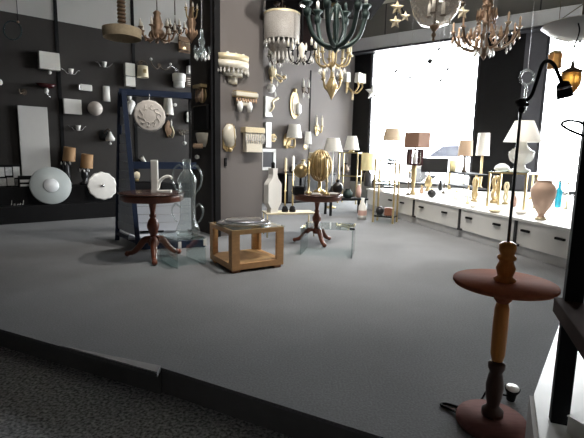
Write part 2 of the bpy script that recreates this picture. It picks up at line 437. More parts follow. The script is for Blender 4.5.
# pale car parked beyond the first window
pcar = Y(462, 158, 16.0); pcar.z = .25
t = thing('car', 'pale silver car parked in the street beyond the large left window', 'car', pcar, rW + .1)
side = [(-2.1, .30), (-2.15, .62), (-1.9, .80), (-1.15, .92), (-.55, 1.38), (.75, 1.42), (1.55, .98), (2.1, .88), (2.15, .45), (2.1, .28)]
b = MB(); b.slab(side, -.82, .82); b.build('body', m_body, t)
b = MB(); b.slab([(-1.0, .95), (-.5, 1.32), (.08, 1.34), (.08, .95)], -.835, .835); b.slab([(.16, .95), (.16, 1.34), (.72, 1.34), (1.3, .99)], -.835, .835); b.build('side_window', m_dglass, t)
for x in (-1.35, 1.35):
    for y in (-.76, .76):
        rep('wheel', 'wheel', lambda b: b.lathe([(0, -.1), (.2, -.1), (.31, -.09), (.32, 0), (.31, .09), (.2, .1), (0, .1)], n=20, rot=Matrix.Rotation(PI/2, 3, 'X')), m_tyre, t, (x, y, .32))

for i, (x, y, z, tx, ty, e_) in enumerate(((.9, 4.4, 4.9, .4, 6.4, 190), (2.3, 5.8, 4.9, 2.0, 7.6, 220), (.1, 3.7, 4.9, -.2, 6.2, 100))):  # unseen fill spots without fixtures, added to brighten the fronts of things
    ld = bpy.data.lights.new('fill spot', 'SPOT'); ld.energy = e_; ld.spot_size = 1.75; ld.spot_blend = .9; ld.shadow_soft_size = .12; ld.color = (1, .95, .88)
    lo = bpy.data.objects.new('fill_spot', ld); COL.objects.link(lo); lo.location = (x, y, z)
    lo.rotation_euler = (Vec((tx, ty, 1.0)) - Vec((x, y, z))).to_track_quat('-Z', 'Y').to_euler()
w = bpy.data.worlds.new('World'); SC.world = w; w.use_nodes = True
bg = w.node_tree.nodes['Background']; bg.inputs['Color'].default_value = (.95, .975, 1, 1); bg.inputs['Strength'].default_value = 10.5

SC.view_settings.view_transform = 'Standard'; SC.view_settings.look = 'None'; SC.view_settings.exposure = 1.6; SC.view_settings.gamma = 1.0
SC.view_settings.use_curve_mapping = False
SC.cycles.use_denoising = True; SC.cycles.max_bounces = 10; SC.cycles.diffuse_bounces = 5; SC.cycles.transparent_max_bounces = 24
SC.cycles.transmission_bounces = 6; SC.cycles.sample_clamp_indirect = 8
# ------------------------------------------------------------------ things on the walls
UP = Matrix.Identity(3)
def wt(px, py, label, cat='wall lamp', name='sconce', wall='A', group=None, dy=0):
    """a thing fixed to a wall: origin on the wall surface, local -y points into the room, local x runs along the wall"""
    if wall == 'A': p, rz = A(px, py), rA
    elif wall == 'C': p, rz = C(px, py), rA
    elif wall == 'L': p, rz = PLf(px, py), rL
    t = thing(name, label, cat, p, rz, group); k = sc_at(p)
    return t, k
def back(t, w, h, m, d=.018, cx=0, cz=0, lobes=0, name='backplate'):
    b = MB(); b.slab(ell(w/2, h/2, 20, cx, cz, lobes, .08 if lobes else 0), -d, 0); return b.build(name, m, t)
def cone_shade(t, c, rb, rt, h, m, name='lamp_shade', sides=24, th=.004):
    b = MB(); x, y, z = c
    b.lathe([(rb, 0), (rt, h), (rt - th, h), (rb - th, 0), (rb, 0)], c, sides, cap=False); return b.build(name, m, t)
def box_shade(t, c, w, d, h, m, name='lamp_shade', taper=.97):
    b = MB(); b.box((c[0], c[1], c[2] + h/2), (w, d, h), bev=.004, taper=taper)
    return b.build(name, m, t)
def candle(t, x, y, z, h, r, cupm, cm):
    b = MB(); b.lathe([(0, -r*.9), (r*.9, -r*.7), (r*2.0, 0), (r*2.0, r*.25), (r*.9, r*.1), (0, r*.1)], (x, y, z), 12); cup = b.build('candle_cup', cupm, t)
    b = MB(); b.lathe([(0, 0), (r, 0), (r, h), (r*.45, h), (r*.5, h + r*1.2), (0, h + r*2.6)], (x, y, z + r*.1), 10); return b.build('candle_sleeve', cm, cup)

# --- far left part of the wall
t, k = wt(48, 62, 'square white fabric wall lamp with a small finial beneath, beside the leftmost wall rail')
back(t, 10*k, 12*k, m_chrome); box_shade(t, (0, -.085, -8.2*k), 18.5*k, .13, 16.4*k, m_wfab)
b = MB(); b.sph((0, -.085, -10.6*k), 1.9*k); b.build('finial', m_wglass, t)
b = MB(); b.tube([(0, -.085, -9*k), (0, -.085, -11*k)], .006); b.tube([(0, 0, -8.7*k), (0, -.085, -8.7*k)], .006); b.build('arm', m_chrome, t)

t, k = wt(45, 86, 'dark red boat-shaped glass wall lamp with a white drop hanging beneath')
back(t, 5*k, 6*k, m_bronze)
b = MB(); b.lathe([(0, -3*k), (6*k, -2.0*k), (9.4*k, 1.4*k), (9.0*k, 1.4*k), (5.5*k, -.8*k), (0, -1.2*k)], (0, -.10, 0), 24, sy=.5); b.build('bowl', m_red, t)
b = MB(); b.sph((0, -.1, -5.2*k), 2.1*k, sz=1.3); b.build('drop', m_wglass, t)
b = MB(); b.tube([(0, -.1, -2*k), (.3*k, -.1, -8*k), (2*k, -.1, -10.5*k)], .006); b.sph((2.2*k, -.1, -10.5*k), 1*k); b.tube([(0, 0, -1*k), (0, -.07, -1*k)], .01); b.build('stem', m_chrome, t)

def bird(px, py, label, flip=1, k2=1.0, bulbm=None):
    t, k = wt(px, py, label, group=None); k *= k2
    back(t, 3.2*k, 3.2*k, m_chrome)
    for sx in (-1, 1):
        b = MB(); b.tube(curve([(0, -.02, -2*k), (sx*3.5*k, -.07, -2.2*k), (sx*6*k, -.09, (.2 + .9*(sx == flip))*k), (sx*8.6*k, -.06, (1.2 if sx == flip else 2)*k)]), [.35*k]*18 + [.2*k]); b.build('arm', m_chrome, t)
    b = MB(); b.lathe([(0, -3*k), (1.4*k, -2.4*k), (2.5*k, 2.3*k), (2.2*k, 2.3*k), (1.1*k, -1.6*k), (0, -2*k)], (0, -.09, 0), 16); b.build('glass_cup', m_wglass, t)
    b = MB(); b.tube([(0, -.01, -1*k), (0, -.09, -2.6*k)], .3*k); b.build('stem', m_chrome, t)
    return t
bird(70, 72, 'white cup wall lamp with two thin curved wings, right of the leftmost rail')
bird(103, 65, 'white cup wall lamp with winged chrome arms, highest on the left wall', -1)
bird(77, 128, 'hanging white drop wall lamp under a thin crossbar, above the amber shaded lamps', 1, 1.0)

t, k = wt(84, 88, 'small frosted white oblong wall lamp left of the narrow upright one')
back(t, 5*k, 4*k, m_chrome); b = MB(); b.box((1*k, -.06, 0), (11*k, .07, 6.2*k), bev=.012); b.build('glass_shade', m_wglass, t)
b = MB(); b.box((-5.8*k, -.055, -.2*k), (2*k, .06, 5*k), bev=.006); b.build('end_cap', m_chrome, t)
t, k = wt(106, 94, 'narrow upright white wall lamp close to the blue frame')
b = MB(); b.box((0, -.012, 0), (3*k, .024, 9*k)); b.build('backplate', m_chrome, t)
b = MB(); b.lathe([(3.6*k, -7.4*k), (3.2*k, 7.4*k)], (0, -.024, 0), 14, a0=PI, a1=2*PI, sy=.7); b.build('glass_shade', m_wglass, t)
t, k = wt(71.5, 107, 'flat white square wall lamp beside the globe')
back(t, 8*k, 8*k, m_chrome); b = MB(); b.box((0, -.06, 0), (16.4*k, .085, 14.5*k), bev=.01); b.build('glass_shade', m_wglass, t)
t, k = wt(93, 109, 'beige round globe wall lamp')
back(t, 7*k, 7*k, m_chrome); b = MB(); b.sph((0, -.018 - 6.6*k, 0), 7*k, n=24); b.build('glass_globe', mat('smoky opal glass', (.56, .51, .47), .25), t)
b = MB(); b.lathe([(3*k, 0), (3*k, .04)], (0, 0, 0), 16, rot=Matrix.Rotation(PI/2, 3, 'X')); b.build('collar', m_chrome, t)
t, k = wt(106, 135.5, 'wall lamp with a dark round mount and white pear glass, left of the blue frame')
back(t, 9.5*k, 11*k, m_black, .03, -2*k)
b = MB(); b.tube(curve([(-2*k, -.03, 2*k), (-1*k, -.10, 5.5*k), (1.5*k, -.12, 6*k), (2*k, -.12, 3*k)]), .5*k); b.build('arm', m_bronze, t)
b = MB(); b.lathe([(0, 4*k), (1.2*k, 3.6*k), (2.3*k, 1*k), (4.6*k, -3*k), (4.2*k, -5*k), (2*k, -5.6*k), (0, -5.6*k)][::-1], (2*k, -.12, 0), 18, lobes=6, amp=.06); b.build('glass_shade', m_wglass, t)
b = MB(); b.sph((2*k, -.12, -8*k), 1.3*k); b.tube([(2*k, -.12, -5.4*k), (2*k, -.12, -8*k)], .2*k); b.build('drop', m_wglass, t)
t, k = wt(-1, 82.5, 'small white wall lamp cut off by the left edge of the picture')
back(t, 3*k, 5*k, m_chrome); b = MB(); b.sph((.8*k, -.06, 0), 1.9*k, sz=1.6); b.build('glass_shade', m_wglass, t)
b = MB(); b.tube([(0, 0, -1*k), (.8*k, -.06, -2.4*k)], .4*k); b.build('arm', m_chrome, t)
t, k = wt(24, 92, 'faint dark bracket wall lamp above the tall white panel')
back(t, 5*k, 6*k, m_bronze); b = MB(); b.tube(curve([(0, -.02, 0), (-4*k, -.08, -2*k), (-5*k, -.1, 2*k)]), .5*k); b.build('arm', m_bronze, t)

# --- behind and right of the blue frame
t, k = wt(128.3, 75.5, 'tall white rectangular wall lamp above the left end of the blue frame')
back(t, 5*k, 8*k, m_chrome); b = MB(); b.box((0, -.07, 0), (9.6*k, .10, 22*k), bev=.006); b.build('lamp_shade', m_wfab, t)
b = MB(); b.box((0, -.07, -1.5*k), (9.7*k, .104, .8*k)); b.build('band', m_chrome, t)
t, k = wt(140.5, 70, 'cream lantern wall lamp hanging from a wire bail, nearest the tall white wall lamp')
back(t, 4*k, 4*k, m_bronze, cz=7*k)
b = MB(); b.tube(arc((0, -.11, 2*k), 5.4*k, 0, PI, 12, ry=6*k), .35*k); b.tube([(0, 0, 7*k), (0, -.11, 8*k)], .4*k); b.build('bail', m_bronze, t)
cone_shade(t, (0, -.11, -8*k), 5.6*k, 5*k, 11*k, m_cream)
b = MB(); b.box((0, -.11 - 6*k, -2.5*k), (3*k, .006, 3.5*k)); b.build('motif', m_brass, t)
t, k = wt(159, 66, 'thin dark twin-branch wall lamp between the lantern and the ribbed drum')
back(t, 4*k, 5*k, m_bronze)
for sx, zz in ((-1, 3), (1, 1)):
    b = MB(); b.tube(curve([(0, -.02, -1*k), (sx*4*k, -.09, -4*k), (sx*9*k, -.11, -1*k), (sx*10*k, -.10, zz*k)]), .45*k); b.build('arm', m_bronze, t)
    b = MB(); b.sph((sx*10*k, -.1, (zz+1.5)*k), 1.3*k); b.build('bulb', m_wglass, t)
t, k = wt(176.5, 80, 'white ribbed drum wall lamp with curved arm, above the blue top bar')
back(t, 4*k, 4*k, m_chrome, cz=9*k)
b = MB(); b.lathe([(4*k, -8*k), (5.4*k, -7.4*k), (5.6*k, -3*k), (5.2*k, -2.6*k), (6.4*k, -2*k), (6.6*k, 4.5*k), (6*k, 5.2*k), (0, 5.2*k)], (0, -.12, 0), 24); b.build('glass_shade', m_wglass, t)
b = MB(); b.tube(curve([(0, -.01, 9*k), (0, -.09, 9.5*k), (0, -.12, 5*k)]), .5*k); b.tube(curve([(0, -.02, 9*k), (-5*k, -.05, 12*k), (-11*k, -.06, 10*k)]), .4*k); b.build('arm', m_chrome, t)
t, k = wt(190, 66, 'wall lamp with black shade top and white glass block beneath it')
back(t, 5*k, 6*k, m_black)
b = MB(); b.box((0, -.09, 2.2*k), (9*k, .12, 6*k), bev=.006); b.build('cap', m_black, t); box_shade(t, (0, -.09, -8*k), 10*k, .12, 7*k, m_wglass, 'glass_shade')
t, k = wt(193, 82.5, 'dark slatted rectangular wall lamp beside the ribbed drum', dy=0)
b = MB()
for i in range(5): b.box((0, -.05, (-3.6 + i*1.8)*k), (19*k, .07, 1.1*k))
b.box((0, -.012, 0), (17*k, .024, 9*k)); b.build('slats', m_bronze, t)
b = MB(); b.box((-6*k, -.05, 0), (3*k, .05, 7*k)); b.build('bulb', m_wglass, t)
t, k = wt(187, 44.5, 'square bronze wall lamp holding two lit warm bulbs')
b = MB(); b.box((0, -.015, -1*k), (19*k, .03, 15*k)); b.build('backplate', m_oldb, t)
b = MB(); b.box((0, -.06, -7*k), (19*k, .12, 1.4*k)); b.box((0, -.06, 1.5*k), (19*k, .12, 1.2*k)); b.build('shelf', m_oldb, t)
for x in (-4.2, 4.2):
    b = MB(); b.sph((x*k, -.06, -5*k + .0), 1.6*k); b.build('bulb', m_bulb, t)
b = MB(); b.box((0, -.12, -4*k), (18*k, .006, 9*k)); b.build('glass_front', m_cglass, t)
t, k = wt(190, 117.5, 'cream flower-shaped wall lamp on a dark mount, seen through the blue frame')
back(t, 8*k, 13*k, m_black, .02, -3*k)
b = MB(); b.slab(ell(5.5*k, 6.4*k, 40, 0, 0, 5, .14), -.10, -.05); b.build('glass_flower', m_wcer, t)
b = MB(); b.tube([(0, 0, 0), (0, -.06, 0)], 1.2*k); b.build('arm', m_bronze, t)
t, k = wt(182, 133, 'shallow clear glass bowl wall lamp with a white drop, behind the blue frame')
back(t, 4*k, 5*k, m_chrome)
b = MB(); b.lathe([(0, -2.6*k), (4*k, -2*k), (7*k, 3*k), (6.6*k, 3*k), (3.6*k, -1.4*k), (0, -2*k)], (0, -.12, 0), 22); b.build('bowl', m_cglass, t)
b = MB(); b.sph((0, -.12, -10*k), 1.8*k); b.tube([(0, -.12, -2.4*k), (0, -.12, -9*k)], .2*k); b.tube([(0, 0, -2*k), (0, -.12, -2*k)], .4*k); b.build('drop', m_wglass, t)
for px, py, lab in ((174, 105, 'tiny white bulb on a bracket left of the flower-shaped wall lamp'), (193.5, 105.5, 'tiny white bulb on a bracket just above the flower-shaped wall lamp')):
    t, k = wt(px, py, lab); back(t, 2.6*k, 2.6*k, m_chrome)
    b = MB(); b.sph((0, -.06, 0), 1.7*k); b.build('bulb', m_wglass, t); b = MB(); b.tube([(0, 0, 0), (0, -.06, 0)], .6*k); b.build('arm', m_chrome, t)
t, k = wt(166, 106, 'beige pleated wall lamp behind the round plaster rose')
back(t, 5*k, 9*k, m_bronze); cone_shade(t, (0, -.10, -9*k), 5.5*k, 3.6*k, 17*k, m_wfab)
b = MB(); b.tube([(0, 0, -10*k), (0, -.1, -10*k), (0, -.1, -4*k)], .5*k); b.build('arm', m_bronze, t)
t, k = wt(168, 129, 'pale carved bracket wall lamp below the plaster rose')
back(t, 7*k, 16*k, m_oldb, .03, 0, 0, 4)
b = MB(); b.tube(curve([(0, -.03, -6*k), (2*k, -.1, -8*k), (3*k, -.13, -3*k), (1*k, -.12, 2*k)]), .9*k); b.build('arm', m_paleg, t); candle(t, 1*k, -.12, 2*k, 5*k, .9*k, m_paleg, m_wfab)
t, k = wt(127.5, 107, 'white slanted glass wall lamp behind the left end of the blue frame')
back(t, 4*k, 6*k, m_black, .03, -2*k, 4*k)
b = MB(); b.lathe([(2.8*k, -7*k), (5*k, -6*k), (3.6*k, 5*k), (2.5*k, 6.5*k), (0, 7*k)], (0, -.12, 0), 18, rot=Matrix.Rotation(.55, 3, 'Y')); b.build('glass_shade', m_wglass, t)
b = MB(); b.sph((1*k, -.08, 9*k), 2*k, sz=1.4); b.tube([(-1*k, 0, 4*k), (0, -.12, 3*k)], .5*k); b.build('arm', m_wglass, t)
t, k = wt(141, 160, 'small dark clip lamp with a pale cone, seen above the blue middle rail')
back(t, 4*k, 4*k, m_black); b = MB(); b.lathe([(1.1*k, -3.6*k), (2.6*k, 3.4*k), (0, 3.4*k)], (.6*k, -.1, 0), 14, rot=Matrix.Rotation(-.7, 3, 'Y')); b.build('lamp_shade', m_wfab, t)
b = MB(); b.tube([(0, 0, 0), (.6*k, -.1, 0)], .6*k); b.build('arm', m_black, t)

# --- side of the pier (in shade)
def prism_row(t, n, w, z, L, y, m, r=None):
    for i in range(n): drop_part(t, (-w/2 + w*i/(n-1), y, z), L, r or w/n*.48, m)
t, k = wt(203, 95, 'gilded crystal wall lamp on the shaded side of the pier, top one', wall='L'); k2 = k*1.9
back(t, 8*k2, 16*k, m_gold); b = MB(); b.box((0, -.05, 8*k), (9*k2, .10, 3*k)); b.build('crown', m_gold, t); prism_row(t, 5, 7*k2, 6.5*k, 14*k, -.06, m_amberc)
t, k = wt(203.5, 117.5, 'flat black oblong wall lamp between two gilded ones on the shaded pier side', wall='L')
b = MB(); b.box((0, -.03, 0), (28*k, .06, 24*k), bev=.006); b.build('shade', m_black, t); b = MB(); b.box((0, -.062, 11*k), (27*k, .006, 1*k)); b.build('rim', m_bronze, t)
t, k = wt(203.5, 140, 'gilded crystal wall lamp on the shaded side of the pier, lower one', wall='L'); k2 = k*1.9
back(t, 9*k2, 14*k, m_gold); b = MB(); b.lathe([(3*k2, -7*k), (5*k2, 0), (6*k2, 6*k), (5.6*k2, 7*k), (0, 7*k)], (0, -.01, 0), 16, a0=PI, a1=2*PI, sy=.5); b.build('bowl', m_crysw, t); prism_row(t, 6, 9*k2, -3*k, 6*k, -.09, m_amberc)
t, k = wt(200, 157, 'small white bulb lamp low on the shaded pier side', wall='L'); back(t, 4*k, 3*k, m_chrome); b = MB(); b.sph((0, -.05, 0), 2.2*k); b.build('bulb', m_wglass, t)
b = MB(); b.tube([(0, 0, 0), (0, -.05, 0)], .8*k); b.build('arm', m_chrome, t)

# --- front of the pier
t, k = wt(232.5, 66, 'large half-round crystal wall lamp in three tiers, top of the grey pier', wall='C'); k *= 1.05
for i, (w, z, h) in enumerate(((33, 3.5, 6), (33, -3.5, 7), (21, -10, 7), (10, -16.5, 7))):
    b = MB(); b.lathe([(w/2*k, z*k), (w/2*1.04*k, (z+h)*k)], (0, 0, 0), 22, a0=PI, a1=2*PI, sy=.62, lobes=24, amp=.02); b.build('crystal_tier', m_crysw if i else m_paleg, t)
for i in range(11):
    a = PI + PI*(i+.5)/11; drop_part(t, (16.6*k*math.cos(a), 16.6*k*.62*math.sin(a), -3*k), 5.5*k, 1.2*k, m_crys)
for x in (-9, 0, 8):
    b = MB(); b.sph((x*k, -.09, 9*k), 2.1*k); b.build('bulb', m_wglass, t)
t, k = wt(243, 103, 'gilded rectangular crystal wall lamp, middle of the grey pier front', wall='C')
b = MB(); b.box((0, -.055, 6*k), (25*k, .11, 2.5*k)); b.box((0, -.055, 10*k), (24*k, .10, 1.5*k)); b.build('bracket', m_gold, t)
b = MB(); b.box((0, -.06, 7.6*k), (26*k, .125, 4*k), bev=.01); b.build('crown', m_crysw, t)
b = MB(); b.box((-2*k, -.05, -.5*k), (15*k, .09, 5*k), bev=.02); b.build('crystal_body', m_crysw, t)
for x in (-6, 5):
    b = MB(); b.lathe([(2.0*k, -9*k), (3.2*k, -4*k), (2.2*k, 1*k)], (x*k - 1*k, -.08, 0), 12); b.build('glass_cup', m_wglass, t)
prism_row(t, 8, 22*k, 4.5*k, 5*k, -.10, m_amberc)
t, k = wt(228.5, 137, 'rounded cream glass wall lamp, lower left on the grey pier front', wall='C')
b = MB(); b.slab([(-7*k, -11*k), (-3*k, -14.5*k), (3*k, -14*k), (7*k, -8*k), (7.5*k, 5*k), (4*k, 13*k), (-2*k, 13*k), (-7*k, 6*k)], -.02, 0); b.build('backplate', m_gold, t)
b = MB(); b.lathe([(0, -11*k), (5*k, -8*k), (7.4*k, 0), (6.5*k, 8*k), (3*k, 12*k), (0, 13*k)], (0, -.02, 0), 20, a0=PI, a1=2*PI, sy=.8); b.build('glass_shade', m_crysw, t)
b = MB(); b.sph((-1*k, -.07, -12.5*k), 2.4*k); b.tube([(2*k, -.10, 11*k), (3*k, -.12, -9*k)], .5*k); b.build('finial', m_gold, t)
t, k = wt(250.5, 140, 'boxy crystal fringe wall lamp, lower right on the grey pier front', wall='C'); k *= 1.05
b = MB(); b.box((0, -.065, 9*k), (22*k, .13, 5*k), bev=.004); b.build('frame', m_paleg, t); b = MB(); b.box((0, -.06, -2.5*k), (18*k, .10, 18*k), bev=.004); b.build('glass_body', m_crysw, t)
prism_row(t, 9, 20*k, 7*k, 11*k, -.12, m_crys)
t, k = wt(225, 162, 'small black light switch on the grey pier front', 'light switch', 'light_switch', 'C')
b = MB(); b.box((0, -.012, 0), (2.6*k, .024, 8*k), bev=.003); b.build('plate', m_black, t); b = MB(); b.box((0, -.028, 1*k), (1.4*k, .012, 3*k)); b.build('rocker', m_satin, t)

# --- back wall right of the pier
t, k = wt(271, 77, 'gilded branching wall lamp below the drum chandelier with one round white glass')
back(t, 5*k, 12*k, m_gold, .03, 0, 2*k)
for i, (x, z) in enumerate(((12, -1), (8, -5), (-4, -7))):
    b = MB(); b.tube(curve([(0, -.03, 4*k), (x*.5*k, -.10, (z+3)*k), (x*k, -.14, z*k)]), .9*k); b.build('arm', m_paleg, t)
    b = MB(); b.sph((x*k, -.14, (z + (-5 if x < 0 else 1.5))*k), (4.4 if x < 0 else 1.8)*k); b.build('glass_globe' if x < 0 else 'candle_cup', m_wglass if x < 0 else m_gold, t)
b = MB(); b.sph((0, -.06, 5*k), 4*k, sz=1.4, lobes=5, amp=.15); b.build('leaf_boss', m_paleg, t)
for x, z in ((4, -4), (9, 6), (15, 4), (2, -14)): drop_part(t, (x*k, -.12, z*k), 6*k, 1.3*k, m_crys)
t, k = wt(268, 107, 'white L-shaped porcelain wall lamp with gilt leaf, right of the pier')
b = MB(); b.slab([(-5*k, -10*k), (4*k, -9.5*k), (1*k, -4*k), (1*k, 4*k), (8*k, 9*k), (-5*k, 10*k)], -.07, 0); b.build('body', m_wcer, t)
b = MB(); b.tube(curve([(0, -.08, -5*k), (3*k, -.12, 0), (2*k, -.13, 5*k), (9*k, -.12, 9*k)]), 1.1*k); b.build('leaf_arm', m_paleg, t)
t, k = wt(266, 135, 'tall plain white slab wall lamp just right of the pier'); b = MB(); b.box((1*k, -.04, 0), (7*k, .08, 25*k), bev=.01); b.build('shade', m_wglass, t); back(t, 5*k, 8*k, m_chrome)
t, k = wt(294, 105, 'gilt oval wall lamp with a white glass leaf, above the white cone shade')
back(t, 11*k, 27*k, m_gold, .03); b = MB(); b.slab(ell(3.6*k, 9.5*k, 20, .5*k, 0), -.045, -.03); b.build('mirror', m_crysw, t)
b = MB(); b.lathe([(0, -9*k), (3*k, -5*k), (2.4*k, 2*k), (0, 5*k)], (4*k, -.07, -2*k), 12, lobes=5, amp=.15); b.build('glass_leaf', m_wglass, t)
b = MB(); b.tube([(1*k, -.03, -9*k), (3*k, -.08, -10*k), (4*k, -.07, -6*k)], .7*k); b.sph((0, -.03, 14*k), 2*k); b.build('scroll', m_gold, t)
t, k = wt(289, 138, 'gilt leaf wall lamp with a bright white cone shade')
back(t, 9*k, 15*k, m_gold, .03, -3*k, -3*k); cone_shade(t, (1*k, -.17, 0), 8*k, 5.6*k, 13*k, m_wfab)
for sx in (-1, 1):
    b = MB(); b.tube(curve([(-3*k, -.03, -8*k), (sx*5*k - 2*k, -.1, -9*k), (sx*4*k - 1*k, -.13, -3*k), (1*k, -.17, 0)]), 1.0*k); b.build('leaf_arm', m_gold, t)
b = MB(); b.tube([(1*k, -.17, 0), (1*k, -.17, 6*k)], .9*k); b.build('bulb_holder', m_brass, t)
t, k = wt(273, 138, 'small gilt scroll wall lamp left of the bright cone shade'); back(t, 7*k, 8*k, m_gold, .03, 0, 0, 5); b = MB(); b.tube(arc((0, -.06, 0), 2.2*k, 0, 1.6*PI, 14), .8*k); b.build('scroll', m_paleg, t)
b = MB(); b.sph((0, -.08, -1*k), 1.3*k); b.build('boss', m_wcer, t)
t, k = wt(305, 139, 'small white square-shaded wall lamp left of the back wall rail'); back(t, 4*k, 5*k, m_brass, .02, 0, -8*k); cone_shade(t, (0, -.12, -5*k), 5*k, 3.6*k, 12*k, m_wfab, sides=4)
b = MB(); b.tube(curve([(0, -.02, -9*k), (0, -.1, -10*k), (0, -.12, -4*k)]), .6*k); b.build('arm', m_wcer, t)
t, k = wt(303.5, 89, 'crystal and bronze wall lamp just left of the back wall rail'); back(t, 4*k, 9*k, m_bronze)
for x in (-3.4, 3.4):
    b = MB(); b.tube(curve([(0, -.03, -2*k), (x*k, -.09, -4*k), (x*k, -.10, 1*k)]), .6*k); b.build('arm', m_bronze, t); candle(t, x*k, -.10, 1*k, 6*k, .9*k, m_bronze, m_wfab); drop_part(t, (x*k, -.1, -4*k), 6*k, 1.3*k, m_crys)
t, k = wt(316.5, 125, 'gilt double-scroll wall lamp right of the back wall rail'); back(t, 5*k, 12*k, m_gold, .03, 0, -4*k, 4)
for x in (-3, 3):
    b = MB(); b.tube(curve([(0, -.03, -4*k), (x*k, -.1, -7*k), (x*1.2*k, -.11, -1*k)]), .7*k); b.build('arm', m_gold, t); candle(t, x*1.2*k, -.11, -1*k, 8*k, 1*k, m_paleg, m_crysw)
t, k = wt(355, 82, 'gilt wall lamp with three white candle shades, beside the window', wall='A') if False else (None, None)
p = A(347, 84); k = sc_at(p); t = thing('sconce', 'gilt wall lamp with three white square shades, rightmost on the back wall', 'wall lamp', p, rA)
back(t, 4*k, 13*k, m_gold, .03, 0, 0)
for x, y, z in ((-6.5, -.16, 4), (3, -.34, 3), (10, -.30, 5)):
    b = MB(); b.tube(curve([(0, -.03, -3*k), (x*.6*k, y*.6, -9*k), (x*k, y, -4*k), (x*k, y, 0)]), .8*k); b.build('arm', m_gold, t)
    b = MB(); b.lathe([(0, -1*k), (2*k, 0), (1*k, .6*k), (0, .6*k)], (x*k, y, 0), 10); b.build('candle_cup', m_gold, t)
    b = MB(); b.box((x*k, y, 5*k), (5.6*k, 5.6*k, 9*k), bev=.004, taper=.9); b.build('lamp_shade', m_wfab, t)
b = MB(); b.tube([(1*k, -.2, -8*k), (1*k, -.2, -16*k)], 1*k); b.build('pendant_bar', m_paleg, t)
p = A(267.5, 159.5); k = sc_at(p)
t = thing('framed_mirror', 'small white rectangular framed mirror low on the back wall beside the pier', 'mirror', p, rA)
b = MB(); w2, h2 = 8*k, 9*k
b.box((-w2, -.015, 0), (3*k, .03, 2*h2)); b.box((w2, -.015, 0), (3*k, .03, 2*h2)); b.box((0, -.015, h2), (2*w2 + 3*k, .03, 3*k)); b.box((0, -.015, -h2), (2*w2 + 3*k, .03, 3*k)); b.build('frame', m_white, t)
b = MB(); b.box((0, -.008, 0), (2*w2, .016, 2*h2)); b.build('mirror_glass', m_curtain, t)
t, k = wt(322, 68, 'slim white bent-arm wall lamp behind the brass chandelier'); back(t, 3*k, 5*k, m_white, .02, 4*k, 0)
b = MB(); b.tube(curve([(4*k, -.02, 0), (2*k, -.09, -3*k), (-4*k, -.11, -4*k), (-5*k, -.11, -1*k)]), .7*k); b.build('arm', m_white, t); b = MB(); b.sph((-5*k, -.11, 0), 1.6*k); b.build('bulb', m_wglass, t)
# ------------------------------------------------------------------ floor-standing things
def base_at(px, py, z=0.0):
    p = F(px, py, z); return p, sc_at(p)
# floor lamp with table disc
p, k = base_at(491, 425); p.z = 0
def zf(px, py): return z_on_axis(p.x, p.y, px, py)
zd = zf(508, 282); zw = zf(509, 242); ztop = zf(519.5, 103)
kd = sc_at(Vec((p.x, p.y, zd))); rd = 48.5*kd
print('floor lamp', p, 'disc z', zd, 'r', rd, 'wood top', zw, 'top', ztop)
t = thing('floor_lamp', 'tall wooden floor lamp with a round table shelf and a black gooseneck spot, front right', 'floor lamp', p)
rb = 33.5*k
b = MB(); b.lathe([(rb*.96, 0), (rb, .01), (rb, .028), (rb*.94, .042), (0, .042)], n=48); b.build('base', m_discb, t)
b = MB(); zz = .042; h = zd - .02
b.lathe([(.03, zz), (.046, zz+.01), (.046, zz+.035), (.030, zz+.05), (.026, zz+.06), (.034, zz+.10), (.038, zz+.15), (.030, zz+.20), (.026, zz+.215), (.036, zz+.235), (.036, zz+.255), (.024, zz+.27)], n=24); b.build('turned_foot', m_poled, t)
b = MB(); b.lathe([(.024, zz+.27), (.030, zz+.30), (.032, zz+.42), (.030, h-.10), (.024, h-.075)], n=12); b.build('pole', m_pole, t)
b = MB(); b.lathe([(.024, h-.075), (.036, h-.06), (.036, h-.04), (.026, h-.03), (.045, h), (.045, h+.004)], n=24); b.build('collar', m_disc, t)
b = MB(); b.lathe([(0, zd-.018), (rd*.97, zd-.018), (rd, zd-.010), (rd, zd-.002), (rd*.985, zd+.002), (0, zd+.002)], n=64); b.build('table_shelf', m_disc, t)
b = MB(); u = zw - zd
b.lathe([(.040, zd), (.046, zd+.06*u), (.030, zd+.14*u), (.034, zd+.22*u), (.040, zd+.34*u), (.030, zd+.48*u), (.028, zd+.53*u), (.038, zd+.58*u), (.038, zd+.64*u), (.028, zd+.68*u), (.034, zd+.80*u), (.034, zd+.95*u), (.020, zw), (0, zw)], n=24); b.build('turned_post', m_pole, t)
b = MB(); b.tube([(0, 0, zw - .01), (0, 0, ztop)], .0065); b.build('stem', m_satin, t)
loc = lambda px, py, dy=0: Y(px, py, p.y + dy) - p
b = MB(); b.sph(loc(521.5, 103), .019); b.sph(loc(521.5, 109), .012, sz=1.6); b.tube([loc(516, 102), loc(528, 105)], .007); b.build('joint', m_black, t)
b = MB(); b.tube(curve([loc(524, 102), loc(531, 96), loc(537, 80), loc(542, 65), loc(548, 61), (loc(554, 65)), loc(559, 76), loc(562, 84)], 5), .0075); b.build('gooseneck', m_black, t)
hd = loc(563, 84); ax = (loc(565, 96) - hd).normalized(); q = Vec((0, 0, 1)).rotation_difference(ax).to_matrix()
b = MB(); b.lathe([(.008, -.012), (.022, -.004), (.026, .01), (.030, .048), (.031, .056), (.027, .056), (.024, .03), (0, .025)], hd, 20, rot=q); b.build('spot_head', m_black, t)
b = MB(); b.lathe([(.027, .012), (.0285, .013), (.029, .02), (.027, .02)], hd, 20, rot=q, cap=False); b.build('chrome_ring', m_chrome, t)
LAMPX, LAMPY = p.x, p.y
